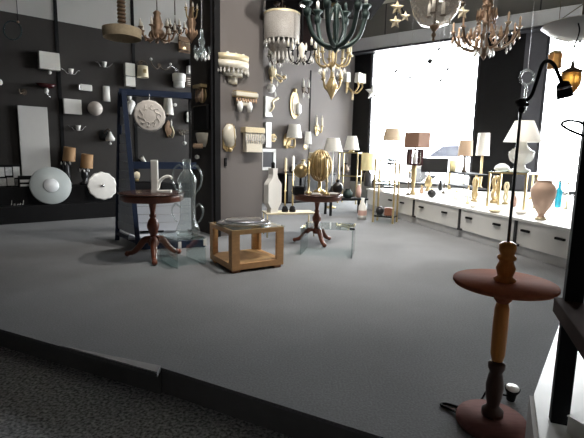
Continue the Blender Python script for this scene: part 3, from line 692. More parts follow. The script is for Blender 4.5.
# cord on the floor
b = MB(); b.tube(curve([F(459, 414, .012), F(450, 409, .006), F(441, 405, .006), F(446, 403.5, .006), F(462, 408, .006), F(470, 409, .012)]), .006)
tag(b.build('power_cord', m_black), 'black power cord looped on the floor left of the floor lamp base', 'cord')
# small spot standing by the base
p2, k2 = base_at(508, 405); p2.z = 0
t = thing('spotlight', 'small black spotlight with a white face lying behind the floor lamp base', 'spotlight', p2)
q = Vec((0, 0, 1)).rotation_difference(Vec((-.05, -.22, .97)).normalized()).to_matrix()
b = MB(); b.lathe([(.0, -.062), (.020, -.06), (.024, -.02), (.034, 0), (.036, .010), (.032, .010)], (.03, .03, .064), 20, rot=q); b.build('housing', m_black, t)
b = MB(); b.lathe([(0, .006), (.031, .006), (.031, .014), (0, .016)], (.03, .03, .064), 20, rot=q); b.build('lens', m_wglass, t)
b = MB(); b.tube(curve([(.02, .03, .03), (-.05, .02, .05), (-.09, .03, .06), (-.12, .02, .02), (-.15, 0, .006)]), .005); b.build('cable', m_black, t)

# left pedestal table
def pedestal_table(px, py, pxt, pyt, rpx, label, sq=1.0):
    p, k = base_at(px, py); p.z = 0; h = z_on_axis(p.x, p.y, pxt, pyt); r = rpx*k
    t = thing('pedestal_table', label, 'table', p, .35)
    u = h/.74
    b = MB(); b.lathe([(0, h), (r*.93, h), (r*.99, h-.006), (r, h-.014), (r*.97, h-.022)][::-1] , n=48, lobes=12, amp=.008); b.build('tabletop', m_mahogd, t)
    b = MB(); b.lathe([(.3*r, h-.10*u), (r*.88, h-.095*u), (r*.94, h-.08*u), (r*.93, h-.04*u), (r*.95, h-.022)], n=40, lobes=12, amp=.012); b.build('apron', m_mahog, t)
    b = MB()
    pr = [(.0, .14), (.055, .15), (.062, .18), (.05, .215), (.03, .235), (.03, .25), (.045, .29), (.066, .345), (.070, .38), (.052, .43), (.030, .46), (.040, .475), (.040, .49), (.028, .505), (.034, .56), (.044, .62), (.055, .66), (.09, .68), (0, .68)]
    b.lathe([(a*u*.95, z*u) for a, z in pr], n=24, cap=False); b.build('column', m_mahog, t)
    for i in range(3):
        a = i*2*PI/3 + .5; d = Vec((math.cos(a), math.sin(a), 0))
        b = MB(); pts = curve([d*.03 + Vec((0,0,.215*u)), d*.11*u + Vec((0,0,.20*u)), d*.18*u + Vec((0,0,.12*u)), d*.255*u + Vec((0,0,.055*u)), d*.31*u + Vec((0,0,.04*u))], 5)
        n = len(pts); b.tube(pts, [(.044 - .02*j/n)*u for j in range(n)], 10)
        b.sph(d*.325*u + Vec((0,0,.032*u)), .031*u, sz=1.0); b.build('leg', m_mahog, t)
    return p, h, r
pt1, ht1, rt1 = pedestal_table(154, 258.5, 154.5, 192, 31.5, 'round dark-topped mahogany pedestal table in front of the blue frame')
pt2, ht2, rt2 = pedestal_table(316, 243, 317, 193.5, 25, 'round mahogany pedestal table crowded with brass, right of the pier')
print('pedestals', pt1, ht1, rt1, pt2, ht2, rt2)
# white bracket lamp on the left table
p = Y(155, 188, pt1.y - .03); p.z = ht1 + .0005; k = sc_at(p)
t = thing('lamp_base', 'white porcelain lamp column with a curved side arm on the left pedestal table', 'lamp base', p, .1)
b = MB(); b.box((0, 0, 16*k), (6.5*k, 5*k, 32*k), bev=.004); b.build('column', m_wcer, t)
b = MB(); b.tube(curve([(3*k, 0, 4*k), (5*k, 0, 11*k), (9*k, 0, 15*k), (14*k, 0, 16*k), (17*k, 0, 14*k)]), [1.5*k]*24 + [1.2*k]); b.build('side_arm', m_wcer, t)
b = MB(); b.box((9*k, 0, 1.2*k), (14*k, 8*k, 2.4*k), bev=.003); b.box((0,0,1.2*k),(6.6*k,6*k,2.4*k)); b.build('foot', m_wcer, t)

# blue A-frame display
pf = F(136, 250); pb_ = F(115, 240); pfr = F(207, 247)
px = (pfr - pf); px.z = 0; wF = px.length; px.normalize()
fz = Y(122, 90, pf.y + .18).z
dv = (pb_ - pf); dv.z = 0; dF = dv.length; dv.normalize()
rzF = math.atan2(px.y, px.x)
t = thing('display_stand', 'navy blue wooden A-shaped display frame with white plank back', 'display frame', pf, rzF)
R = Matrix.Rotation(-rzF, 3, 'Z'); dl = R @ dv          # depth direction in local axes
H = fz; P3 = lambda x, d, z: Vec((x, 0, z)) + dl*d
for x in (.03,):
    b = MB(); b.beam(P3(x, 0, 0), P3(x, dF*.42, H), .055, .05); b.build('front_post', m_blue, t)
    b = MB(); b.beam(P3(x, dF, 0), P3(x, dF*.58, H), .055, .05); b.build('rear_post', m_blue, t)
    b = MB(); b.beam(P3(x, dF*.02, .10), P3(x, dF*.98, .10), .04, .05); b.build('bottom_rail', m_blue, t)
b = MB(); b.beam(P3(wF - .02, dF*.5, 0), P3(wF - .02, dF*.5, H - .05), .03, .03); b.build('end_post', m_black, t)
b = MB(); b.beam(P3(wF - .02, .03, .012), P3(wF - .02, dF, .012), .03, .024); b.build('end_foot', m_black, t)
b = MB(); b.beam(P3(wF - .035, dF*.2, H*.535), P3(wF - .035, dF*.52, H*.535), .03, .03); b.build('end_bracket', m_black, t)
b = MB(); b.beam(P3(0, dF*.5, H - .01), P3(wF, dF*.5, H - .01), .12, .07); b.build('top_bar', m_blue, t)
b = MB(); b.beam(P3(.04, dF*.23, H*.535), P3(wF - .04, dF*.23, H*.535), .04, .085); b.build('middle_rail', m_blue, t)
b = MB(); b.beam(P3(.02, .01, .05), P3(wF - .02, .01, .05), .045, .09); b.build('bottom_bar', m_blue, t)
b = MB(); b.beam(P3(.06, dF*.5, .135), P3(wF - .06, dF*.5, .135), dF*.85, .02); b.build('shelf_board', m_plank, t)
for z in (.24, .345, .45, .555):
    b = MB(); b.beam(P3(.06, dF*.38, z), P3(wF - .06, dF*.38, z), .018, .100); b.build('back_plank', m_plank, t)
for i, z in enumerate([.22 + .112*j for j in range(14)]):
    f = z/H; da, db = dF*(.42*f) + .03, dF*(1 - .42*f) - .03
    if 1.42 < z < 1.5: continue
    b = MB(); b.beam(P3(.03, da, z), P3(.03, db, z), .012, .106); b.build('side_plank', m_plank, t)
# things in the blue frame
pp = Y(149.5, 116, pf.y + dF*.42 - .0)
k = sc_at(pp); q = Matrix.Rotation(PI/2, 3, 'X')
t = thing('hanging_rose', 'round white plaster ceiling rose hung from the blue frame top bar', 'ceiling rose', pp, rzF + .15)
b = MB(); b.lathe([(0, 0), (15*k, 0), (15.5*k, .012), (13.5*k, .028), (11*k, .020), (9.5*k, .034), (7*k, .026), (5*k, .045), (2.5*k, .03), (0, .05)], n=48, rot=q, lobes=16, amp=.015); b.build('disc', mat('aged plaster', (.62, .58, .54), .7, var=.2, scale=25), t)
b = MB()
for i in range(10):
    a = i*2*PI/10; b.tube(arc((8.5*k*math.cos(a), -.035, 8.5*k*math.sin(a)), 2.2*k, a, a + 1.5*PI, 10), .45*k)
b.build('scroll_relief', m_paleg and MATS['aged plaster'], t)
b = MB(); b.tube([(0, 0, 14*k), (.005, 0, H - pp.z - .02)], .008); b.build('hook', m_chrome, t)
pq = Y(137.5, 171.5, pf.y + .2); pq.z = H*.48 + .043 - .043
k = sc_at(pq)
pbx = pf + Vec((px.x*.06, px.y*.06, 0)) + dv*dF*.66
t = thing('black_box', 'black cabinet box standing behind the planks of the blue frame', 'box', (pbx.x + px.x*.27, pbx.y + px.y*.27, .1455), rzF)
b = MB(); b.box((0, 0, .33), (.40, .16, .66), bev=.006); b.build('body', m_black, t); b = MB(); b.box((0, -.083, .33), (.36, .006, .62)); b.build('door', m_satin, t)
p = Y(137, 176, pbx.y - .0); p.z = .1455 + .661; k = sc_at(p)
t = thing('bulb', 'cream egg-shaped light bulb standing on the black box in the blue frame', 'light bulb', p)
b = MB(); b.lathe([(0, 0), (1.6*k, 0), (1.8*k, 2*k), (1.6*k, 2.6*k)], n=14); b.build('screw_cap', m_brass, t)
b = MB(); b.lathe([(1.6*k, 2.6*k), (2.6*k, 4*k), (3.1*k, 6.5*k), (2.5*k, 9*k), (0, 10.2*k)], n=18); b.build('glass_bulb', m_cream, t)
# big clear glass amphora lamp in front of the frame's right half
p = F(188, 236.5, .30); p.z = .3005; k = sc_at(p); u = k*.86
t = thing('glass_vase', 'tall clear glass amphora with looped handles on the low glass table', 'vase', p)
b = MB(); b.lathe([(0, 0), (8*u, 0), (12*u, 1.5*u), (14*u, 7*u), (12*u, 13*u), (9*u, 20*u), (8.5*u, 40*u), (10*u, 60*u), (11*u, 66*u), (8*u, 72*u), (4.5*u, 77*u), (4.2*u, 88*u), (5*u, 89*u)], n=32, cap=False); b.build('body', m_vglass, t)
for sx in (-1, 1):
    b = MB(); b.tube(curve([(sx*5*u, 0, 80*u), (sx*10*u, 0, 82*u), (sx*16*u, 0, 74*u), (sx*16*u, 0, 62*u), (sx*12*u, 0, 54*u), (sx*9*u, 0, 50*u)]), 1.1*u); b.build('handle', m_vglass, t)
    b = MB(); b.tube(curve([(sx*8*u, 0, 34*u), (sx*14*u, 0, 38*u), (sx*18*u, 0, 30*u), (sx*15*u, 0, 20*u), (sx*12*u, 0, 17*u)]), 1.0*u); b.build('lower_handle', m_vglass, t)

def glass_table(pl, pr, z, dep, label, name='glass_table', clips=True):
    """low bent glass table: top pane and two side panes between floor points pl and pr"""
    d = pr - pl; d.z = 0; L = d.length; rz = math.atan2(d.y, d.x)
    t = thing(name, label, 'glass table', (pl.x, pl.y, 0), rz)
    b = MB(); b.box((L/2, dep/2, z - .006), (L, dep, .012)); b.build('top_pane', m_tglass, t)
    for x in (.006, L - .006):
        b = MB(); b.box((x, dep/2, (z - .012)/2), (.012, dep, z - .012)); b.build('side_pane', m_tglass, t)
    return t, L
tg, L = glass_table(F(177, 269), F(206, 264.5), .30, .46, 'low clear glass table between the left pedestal table and the oak cube')
kk = sc_at(F(178, 269))
for x in (.03, L - .015):
    b = MB(); b.box((x, -.008, .30 - 5*kk), (3.6*kk, .012, 7*kk), bev=.003); b.build('corner_clip', m_white, tg)
tg2, L2 = glass_table(F(300, 255), F(352, 258.5), .34, .48, 'low bent clear glass table on the floor right of the oak cube')
b = MB(); b.box((L2 - .01, .0, .352), (.06, .05, .024), bev=.004); b.build('corner_clip', m_satin, tg2)

# oak cube side table, corner towards us
pc = F(232, 274); prr = F(287, 266.5); pll = F(208, 262.5)
ex = prr - pc; ex.z = 0; wX = ex.length; ex.normalize(); ey = Vec((-ex.y, ex.x, 0)); wY = (pll - pc).length
wX = wY = (wX + wY)/2
zc = z_on_axis(pc.x, pc.y, 233, 231)
print('cube', wX, zc)
t = thing('side_table', 'light oak cube side table with open sides and a glass top', 'side table', pc, math.atan2(ex.y, ex.x))
z0 = .03
for cx, cy, sx, sy in ((0, 0, 1, 1), (wX, 0, -1, 1), (0, wY, 1, -1), (wX, wY, -1, -1)):
    b = MB(); pw, pt = .085, .028
    b.prism([(cx, cy), (cx + sx*pw, cy), (cx + sx*pw, cy + sy*pt), (cx + sx*pt, cy + sy*pt), (cx + sx*pt, cy + sy*pw), (cx, cy + sy*pw)], z0, zc - .045)
    b.build('corner_post', m_oak, t)
    b = MB(); b.box((cx + sx*.06, cy + sy*.06, z0/2), (.08, .08, z0)); b.build('foot', m_oakd, t)
b = MB(); f = .028
for a, c_, d_ in (((wX/2, f/2), wX, f), ((wX/2, wY - f/2), wX, f)): b.box((a[0], a[1], zc - .0225), (c_, d_, .045))
for a, c_, d_ in (((f/2, wY/2), f, wY - 2*f), ((wX - f/2, wY/2), f, wY - 2*f)): b.box((a[0], a[1], zc - .0225), (c_, d_, .045))
b.build('top_frame', m_oak, t)
b = MB()
for a, c_, d_ in (((wX/2, f/2), wX - .17, f), ((wX/2, wY - f/2), wX - .17, f), ((f/2, wY/2), f, wY - .17), ((wX - f/2, wY/2), f, wY - .17)): b.box((a[0], a[1], z0 + .03), (c_, d_, .06))
b.build('bottom_rail', m_oak, t)
b = MB(); b.box((wX/2, wY/2, z0 + .05), (wX - 2*f, wY - 2*f, .016)); b.build('bottom_shelf', m_oak, t)
b = MB(); b.box((wX/2, wY/2, zc + .006), (wX + .02, wY + .02, .012), bev=.002); b.build('glass_top', m_tglass, t)
# silver oval trays on it
ctr = pc + ex*wX*.46 + ey*wY*.50
for i, (r1, r2, lab) in enumerate(((.29, .23, 'large oval silver tray lying flat on the oak cube table, lowest of two'), (.225, .165, 'smaller raised oval silver mirror tray on top of the larger one on the oak cube'))):
    t = thing('tray', lab, 'tray', (ctr.x, ctr.y, zc + .0125 + i*.0255), .25, 'silver trays on the oak cube')
    b = MB(); b.lathe([(0, 0), (r1*.9, 0), (r1, .016), (r1*.97, .025), (r1*.86, .012), (0, .012)], n=40, sy=r2/r1); b.build('dish', m_pewter, t)
    b = MB(); b.lathe([(r1*.86, .012), (r1*.97, .0255), (r1*1.0, .022), (r1, .016)], n=40, sy=r2/r1, cap=False); b.build('rim', m_chrome, t)

# cream side table with the white urn
p0 = F(266, 238); zcr = z_on_axis(p0.x, p0.y, 268, 213.5)
w = 52*sc_at(p0)
t = thing('side_table', 'low cream-topped side table with thin brass legs behind the oak cube', 'side table', p0, rA - .42)
b = MB(); b.box((w/2, .16, zcr - .012), (w, .32, .024), bev=.004); b.build('tabletop', m_cream, t)
for x in (.02, w - .02):
    for y in (.02, .30):
        rep('leg', 'leg_cream', lambda b: b.tube([(0, 0, 0), (0, 0, zcr - .024)], .008), m_brass, t, (x, y, 0))
R2 = Matrix.Rotation(rA - .42, 3, 'Z')
def on_cream(x, y): q = p0 + R2 @ Vec((x, y, 0)); q.z = zcr + .0005; return q
q = Y(272.5, 212, on_cream(.09, .1).y); q.z = zcr + .0005; k = sc_at(q)
t = thing('lamp_base', 'white ceramic flat-shouldered urn lamp base with black socket on the cream table', 'lamp base', q, rA)
b = MB(); b.lathe([(0, 0), (4.6*k, 0), (4.6*k, 3*k), (3.6*k, 4*k), (6.6*k, 8*k), (8*k, 11*k), (8*k, 27*k), (7.2*k, 29.5*k), (4.2*k, 33*k), (2.7*k, 39*k), (3*k, 43*k), (0, 43*k)], n=4, smooth=False, sy=.7, rot=Matrix.Rotation(PI/4, 3, 'Z')) if False else b.prism([(0,0)]*0 or [(-4.6*k, -3.4*k), (4.6*k, -3.4*k), (4.6*k, 3.4*k), (-4.6*k, 3.4*k)], 0, 4*k)
b.slab([(-4.2*k, 4*k), (4.2*k, 4*k), (8*k, 10*k), (8*k, 28*k), (7*k, 30*k), (3.6*k, 34*k), (2.5*k, 38*k), (2.9*k, 44*k), (-2.9*k, 44*k), (-2.5*k, 38*k), (-3.6*k, 34*k), (-7*k, 30*k), (-8*k, 28*k), (-8*k, 10*k)], -4*k, 4*k); b.build('body', m_wcer, t)
b = MB(); b.lathe([(0, 44*k), (1.8*k, 44*k), (1.8*k, 49*k), (1.2*k, 50*k), (0, 50*k)], n=12, cap=False); b.build('socket', m_black, t)
for i, (xx, yy, hh, lab) in enumerate(((285, 207, 52, 'tall slim brass candle lamp on a black foot beside the white urn, left one'), (292.5, 207, 54, 'tall slim brass candle lamp on a black foot, right of its slightly shorter twin'))):
    q = Y(xx, yy, on_cream(.25, .16).y + .02*i); q.z = zcr + .0005; k = sc_at(q)
    t = thing('table_lamp', lab, 'table lamp', q, 0, 'brass candle lamps on the cream table')
    b = MB(); b.lathe([(0, 0), (3.2*k, 0), (3.2*k, 2*k), (2.4*k, 5*k), (1*k, 6*k), (0, 6*k)], n=20, cap=False); b.build('base', m_black, t)
    b = MB(); b.lathe([(.8*k, 6*k), (.7*k, 20*k), (1.3*k, 21*k), (.7*k, 22*k), (.7*k, 40*k)], n=10); b.build('stem', m_brass, t)
    b = MB(); b.lathe([(1*k, 40*k), (2*k, 41*k), (1.2*k, 42*k), (1.2*k, hh*k), (0, hh*k + 2*k)], n=12); b.build('candle_sleeve', m_paleg if i == 0 else m_wcer, t)

# things on the right pedestal table
def gz(px, y): q = Y(px, 190, y); q.z = ht2 + .0005; return q
q = gz(319.5, pt2.y + .12); k = sc_at(q)
t = thing('globe_lamp', 'large openwork brass globe lamp at the back of the right pedestal table', 'globe lamp', q)
b = MB(); b.lathe([(0, 0), (6*k, 0), (6*k, 2*k), (2*k, 4*k), (1.6*k, 12*k)], n=20); b.build('base', m_brass, t)
b = MB(); b.sph((0, 0, 27*k), 9.5*k, sz=1.25, n=20); b.build('inner_globe', m_brass, t)
for i in range(8):
    a = i*PI/8; b = MB(); b.tube([Vec((math.cos(a)*math.cos(w_)*11*k, math.sin(a)*math.cos(w_)*11*k, 27*k + 15*k*math.sin(w_))) for w_ in [j*2*PI/28 for j in range(29)]], .9*k, 6); b.build('meridian_band', m_gold, t)
q = gz(300.5, pt2.y + .0); k = sc_at(q)
t = thing('globe_lamp', 'small brass ball lamp at the left of the right pedestal table', 'globe lamp', q)
b = MB(); b.lathe([(0, 0), (4*k, 0), (3.4*k, 3*k), (1.2*k, 5*k), (1.2*k, 16*k)], n=18); b.build('base', m_black, t); b = MB(); b.sph((0, 0, 22*k), 7*k); b.build('glass_globe', m_gold, t)
for xx, dy, hh, lab in ((308.5, -.06, 33, 'brass candlestick at the front left of the right pedestal table'), (326.5, -.15, 36, 'tall brass candlestick in front of the openwork globe')):
    q = gz(xx, pt2.y + dy); k = sc_at(q)
    t = thing('candlestick', lab, 'candlestick', q, 0, 'brass candlesticks on the right pedestal table')
    b = MB(); b.lathe([(0, 0), (3.6*k, 0), (3.4*k, 1.4*k), (1*k, 3*k), (.9*k, 12*k), (1.7*k, 13*k), (.9*k, 14*k), (.8*k, hh*k)], n=16); b.build('stem', m_brass, t)
    b = MB(); b.lathe([(.8*k, hh*k), (1.8*k, (hh+1)*k), (1.8*k, (hh+2)*k), (0, (hh+2)*k)], n=12, cap=False); b.build('candle_cup', m_gold, t)
q = gz(337.5, pt2.y + .02); k = sc_at(q)
t = thing('pot_lamp', 'round black ball lamp at the right rim of the right pedestal table', 'table lamp', q); b = MB(); b.sph((0, 0, 5.8*k), 5.8*k); b.build('body', m_satin, t); b = MB(); b.lathe([(1.6*k, 11*k), (1.6*k, 14*k), (0, 14*k)], n=12); b.build('socket', m_black, t)
q = gz(333.5, pt2.y - .2); k = sc_at(q)
t = thing('dish', 'white leaf-shaped dish on the front of the right pedestal table', 'dish', q, .3); b = MB(); b.lathe([(0, 0), (3*k, .3*k), (5*k, 2*k), (4.7*k, 2.2*k), (2.6*k, 1*k), (0, .8*k)], n=24, sy=.6, lobes=5, amp=.06, cap=False); b.build('bowl', m_wcer, t)
q = gz(316, pt2.y - .19); k = sc_at(q)
t = thing('tray', 'small white square tray on the front edge of the right pedestal table', 'tray', q, .1); b = MB(); b.box((0, 0, .9*k), (9*k, 6*k, 1.8*k), bev=.003); b.build('dish', m_wcer, t)
q = gz(298.5, pt2.y - .15); k = sc_at(q)
t = thing('black_box', 'low black box on the left rim of the right pedestal table', 'box', q, .3); b = MB(); b.box((0, 0, 3.4*k), (10*k, 7*k, 6.8*k), bev=.003); b.build('body', m_black, t); b = MB(); b.box((0, 0, 7.4*k), (10.4*k, 7.4*k, 1.2*k)); b.build('lid', m_satin, t)

# black two-step plinth along the left wall
qa = F(-60, 229.5); Lp = (A(205, 200).xy - A(-60, 200).xy).length
orig = a0 - dA*.9; Lp = 4.3
zl, zu = .27, .56
st = MB(); st.box((Lp/2, .295, zl/2), (Lp, .59, zl)); plinth = st
t = thing('plinth', 'long low black two-step display plinth along the left wall', 'plinth', (orig.x, orig.y, 0), rA)
plinth.build('lower_step', m_black, t)
b = MB(); b.box((Lp/2, .44, (zl + zu)/2), (Lp, .30, zu - zl)); b.build('upper_step', m_black, t)
# illegible white handwriting on its front
pw = PL(18, 203.5, a0 - nA*0, nA)
def onlow(px, back_=.15):
    q = PL(px, 200, a0 - nA*back_, nA); q.z = zl + .0005; return q
def onup(px, back_=.42):
    q = PL(px, 190, a0 - nA*back_, nA); q.z = zu + .0005; return q
pw = PL(18, 204, a0 - nA*.284, nA); kk = sc_at(pw)
b = MB(); S = lambda L_: curve([(x*kk, 0, z*kk) for x, z in L_], 6)
b.tube(S([(-5, 4), (-5.6, 0), (-6, -3), (-4, -2.6), (-2.5, 0), (-3.6, -.3), (-3.2, -2.6), (-1.4, -2), (.2, 0), (-.8, -2.3), (1.2, -1.6), (2.6, .8), (1.4, -1.2), (3, -2.4), (4.4, .5), (5, 3.6), (4.2, -2.2), (6, -2.4)]), .28*kk, 5)
lp = orig; o = b.build('handwriting', m_white, t)
loc_ = Matrix.Rotation(-rA, 3, 'Z') @ (pw - Vec((orig.x, orig.y, 0))); o.location = loc_
# discs and things on the plinth
q = onlow(52.5, .10); kd_ = sc_at(q); r1 = 18.8*kd_; tl = .22
t = thing('disc_lamp', 'big grey glass disc lamp with a white round centre leaning on the black plinth', 'ceiling lamp', q, rA)
Rx = Matrix.Rotation(PI/2 - tl, 3, 'X')
b = MB(); b.lathe([(0, 0), (r1, 0), (r1*1.0, .016), (r1*.96, .026), (0, .026)], (0, r1*math.sin(tl)*1.0, r1*math.cos(tl)+.002), 48, rot=Rx); b.build('disc', mat('grey satin glass', (.44, .48, .48), .35, var=.05), t)
b = MB(); b.lathe([(0, .027), (7.2*kd_, .027), (6.6*kd_, .042), (0, .048)], (0, r1*math.sin(tl), r1*math.cos(tl)+.002), 32, rot=Rx); b.build('centre_glass', mat('pale blue white glass', (.70, .72, .74), .3), t)
q = onlow(104, .09); kd_ = sc_at(q); r1 = 14*kd_
t = thing('disc_lamp', 'white scalloped round glass shade propped at the right end of the black plinth', 'ceiling lamp', q, rA)
b = MB(); b.lathe([(0, -.02), (r1*.4, -.015), (r1*.8, .01), (r1*.98, .045), (r1, .05), (r1*.9, .055), (0, .06)], (0, r1*math.sin(tl)+.05, r1*math.cos(tl)+.03), 64, rot=Rx, lobes=12, amp=.025); b.build('glass_shade', m_wglass, t)
b = MB(); b.lathe([(0, .055), (.03, .06), (.03, .085), (0, .09)], (0, r1*math.sin(tl)+.05, r1*math.cos(tl)+.03), 16, rot=Rx); b.build('finial', m_chrome, t)
q = onup(38, .50); k = sc_at(q); hp = (A(36, 107).z - zu)
t = thing('panel_lamp', 'tall plain white rectangular panel standing on the black plinth against the left wall', 'panel lamp', q, rA)
b = MB(); b.box((0, .03, hp/2), (25.5*k, .05, hp), bev=.006); b.build('panel', m_skin if False else mat('soft white panel', (.62, .61, .59), .6, var=.03), t)
b = MB(); b.box((0, .06, hp/2), (22*k, .02, hp*.96)); b.build('back_tray', m_chrome, t)
for xx, w_, z_, h_, m_, lab, nm in ((10, 20, 2, 22, m_paper, 'black and white photo collage board leaning on the plinth, leftmost', 'photo_board'), (29, 17, 0, 11, m_black, 'small black and white striped box lid beside the photo collage', 'box')):
    q = onup(xx, .45 if nm == 'photo_board' else .36); k = sc_at(q)
    t = thing(nm, lab, 'picture board' if nm == 'photo_board' else 'box', q, rA)
    if nm == 'photo_board':
        b = MB(); b.box((0, 0, h_*k/2), (w_*k, .02, h_*k)); b.build('board', m_black, t)
        cells = [(-.33, .68, .3, .42, m_paperl), (.0, .70, .28, .38, m_paper), (.33, .66, .28, .5, m_paperl), (-.3, .22, .34, .34, m_paper), (.06, .24, .3, .36, m_paperl), (.36, .2, .22, .3, m_paper)]
        for cx, cz, cw, ch, cm in cells:
            b = MB(); b.box((cx*w_*k, -.012, cz*h_*k), (cw*w_*k, .004, ch*h_*k)); b.build('photo_print', cm, t)
    else:
        b = MB(); b.box((0, 0, h_*k/2), (w_*k, .10, h_*k)); b.build('body', m_black, t)
        b = MB(); b.box((-.5*k, -.053, 6*k), (14*k, .006, 2.6*k)); b.build('white_band', m_paperl, t)
        b = MB(); b.box((-.5*k, -.053, 1.8*k), (14*k, .006, 2*k)); b.build('lower_band', m_paperl, t)
for xx, ztop, lab in ((67.5, 147, 'table lamp with an amber cylinder shade on the plinth, taller left one'), (85.5, 154, 'table lamp with an amber cylinder shade on the plinth, lower right one')):
    q = onup(xx, .47); k = sc_at(q); hh = z_on_axis(q.x, q.y, xx, ztop) - zu
    t = thing('table_lamp', lab, 'table lamp', q, 0, 'amber shaded lamps on the plinth')
    b = MB(); b.lathe([(0, 0), (5*k, 0), (5*k, 2*k), (2*k, 4*k), (3.4*k, 8*k), (3*k, hh - 17*k), (1*k, hh - 14*k), (1*k, hh - 8*k)], n=18); b.build('base', m_satin, t)
    b = MB(); b.lathe([(5.8*k, hh - 13.5*k), (5.4*k, hh), (5*k, hh), (5.4*k, hh - 13.5*k), (5.8*k, hh - 13.5*k)], n=24, cap=False, rot=Matrix.Rotation(.12, 3, 'Y')); b.build('lamp_shade', mat('amber fabric', (.36, .21, .10), .7), t)
    for j in range(5): drop_part(t, (4.2*k*math.cos(j*1.257), 4.2*k*math.sin(j*1.257), hh - 14*k), 4*k, .9*k, m_crys)

# black rack with wooden rail close to the right
pr_ = Y(556.5, 438, 1.48); base = Vec((pr_.x, pr_.y, .2505)); zr = 1.10
t = thing('display_rack', 'tall black steel display rack with a dark wooden cross rail at the right edge', 'display rack', base, -1.92)
for x in (0, .62):
    for y in (0, .28):
        if x == 0 and y: continue
        b = MB(); b.box((x, y, zr/2), (.036, .058, zr), bev=.003); b.build('post', m_black, t)
zrail = z_on_axis(base.x, base.y, 567, 307) - .25
b = MB(); b.box((.31, -.012, zrail), (.66, .085, .055), bev=.004); b.build('cross_rail', m_rail, t)
b = MB(); b.box((.31, 0, zr - .02), (.56, .03, .03)); b.build('top_rail', m_black, t)
loc = lambda px, py, dy=0.0: Matrix.Rotation(1.92, 3, 'Z') @ (Y(px, py, base.y + dy) - base)
b = MB(); b.tube(curve([loc(592, 139), loc(584, 136), loc(574, 132), loc(565, 127.5), (loc(561.5, 124)), loc(566, 121), loc(574, 121), loc(581, 122.5), loc(590, 130)], 5), .0045); b.build('wire_loop', m_black, t)
b = MB(); b.tube(arc(loc(586, 120), .022, .3, 2*PI + .2, 18), .0035); b.build('wire_ring', m_black, t)
# white plinth at the right
c0 = F(534, 394, .25); c1 = F(562.5, 316, .25); d = c1 - c0; L = d.length; d.normalize(); g = Vec((.25, .97, 0))
t = thing('plinth', 'low white plinth with a grey-brown front behind the black rack at the right edge', 'plinth', (0, 0, 0))
nr = Vec((d.y, -d.x, 0)); c2 = c1 + nr*1.3; c3 = Vec((c0.x - .50, .62, .25)); c4 = Vec((c0.x + 1.2, .3, .25))
b = MB(); b.prism([(c0.x, c0.y), (c3.x, c3.y), (c4.x, c4.y), (c2.x, c2.y), (c1.x, c1.y)], .0, .2499); b.build('body', m_skin, t)
tt = [v_.copy() for v_ in (c0, c3)]
b = MB(); fd = (c3 - c0).normalized(); fn = Vec((fd.y, -fd.x, 0)); mid = (c0 + c3)/2 + fn*.008; Lf = (c3 - c0).length
b.box((mid.x, mid.y, .12), (Lf, .016, .24), rz=math.atan2(fd.y, fd.x)); b.build('front_board', m_plin, t)
# white box on it
q = F(590, 436, .251); t = thing('carton', 'small white carton on the white plinth in the bottom right corner', 'box', q, .4)
b = MB(); b.box((0, 0, .03), (.12, .09, .06), bev=.003); b.build('body', m_white, t); b = MB(); b.box((0, 0, .0625), (.123, .093, .005)); b.build('lid', m_white, t)
# ------------------------------------------------------------------ hanging lamps
def hang(px, py, y, name, label, cat='chandelier', rodm=None, rz=0.0, top=None, group=None, rodtop=CEIL, rodr=.008, chain=False):
    """a hanging thing; origin at the point where its rod or chain begins; rod runs up to the ceiling"""
    p = Y(px, py, y); t = thing(name, label, cat, p, rz, group); k = sc_at(p)
    L = rodtop - p.z; rs = 1 if rodr > .0041 and L > .1 else .1
    b = MB(); b.tube([(0, 0, 0), (0, 0, L)], rodr, 6)
    if chain:
        n = int(min(L, .9)/.045)
        for i in range(n): b.sph((0, 0, .03 + i*.045), .014, sz=1.6, n=6)
    b.build('chain' if chain else 'rod', rodm or m_bronze, t)
    b = MB(); b.lathe([(0, L - .05), (.05*rs, L - .03), (.06*rs, L), (0, L)], n=16); b.build('ceiling_rose', rodm or m_bronze, t)
    return t, k
def arms(t, n, R, zin, zdip, zcup, r, m, cm, ch, sm, a0=.2, ccupm=None, name='arm', r0=.02):
    out = []
    for i in range(n):
        a = a0 + 2*PI*i/n; d = Vec((math.cos(a), math.sin(a), 0))
        b = MB(); b.tube(curve([d*r0 + Vec((0,0,zin)), d*R*.45 + Vec((0,0,zdip)), d*R*.85 + Vec((0,0,zdip + .25*(zcup-zdip))), d*R + Vec((0,0,zcup))], 5), r, 7); b.build(name, m, t)
        if ch: candle(t, d.x*R, d.y*R, zcup, ch, r*1.5, cm, sm)
        out.append(d*R + Vec((0, 0, zcup)))
    return out

# left cluster
t, k = hang(122, 28, 6.0, 'pendant_lamp', 'wide beige fringed pendant shade under a bronze chain tower, upper left', 'pendant lamp', m_oldb)
b = MB(); b.lathe([(18*k, -10*k), (18.5*k, -1*k), (16*k, 0), (0, 1.5*k)], n=40, lobes=40, amp=.01, cap=False); b.build('fringe_shade', mat('aged fringe', (.42, .34, .23), .8, var=.25, scale=30), t)
for i in range(7):
    b = MB(); b.lathe([(3.6*k, (1.5 + i*3.6)*k), (4.2*k, (3 + i*3.6)*k), (2.4*k, (4.6 + i*3.6)*k), (1.6*k, (4.8+i*3.6)*k)], n=12, lobes=6, amp=.12); b.build('tower_tier', m_oldb, t)
b = MB(); b.lathe([(0, 26*k), (4*k, 26.5*k), (3*k, 29*k), (0, 31*k)], n=14); b.build('crown', m_bronze, t)
t, k = hang(157, 10, 6.6, 'chandelier', 'bronze bell-shaped chandelier with curled arms right of the beige fringed pendant', 'chandelier', m_bronze)
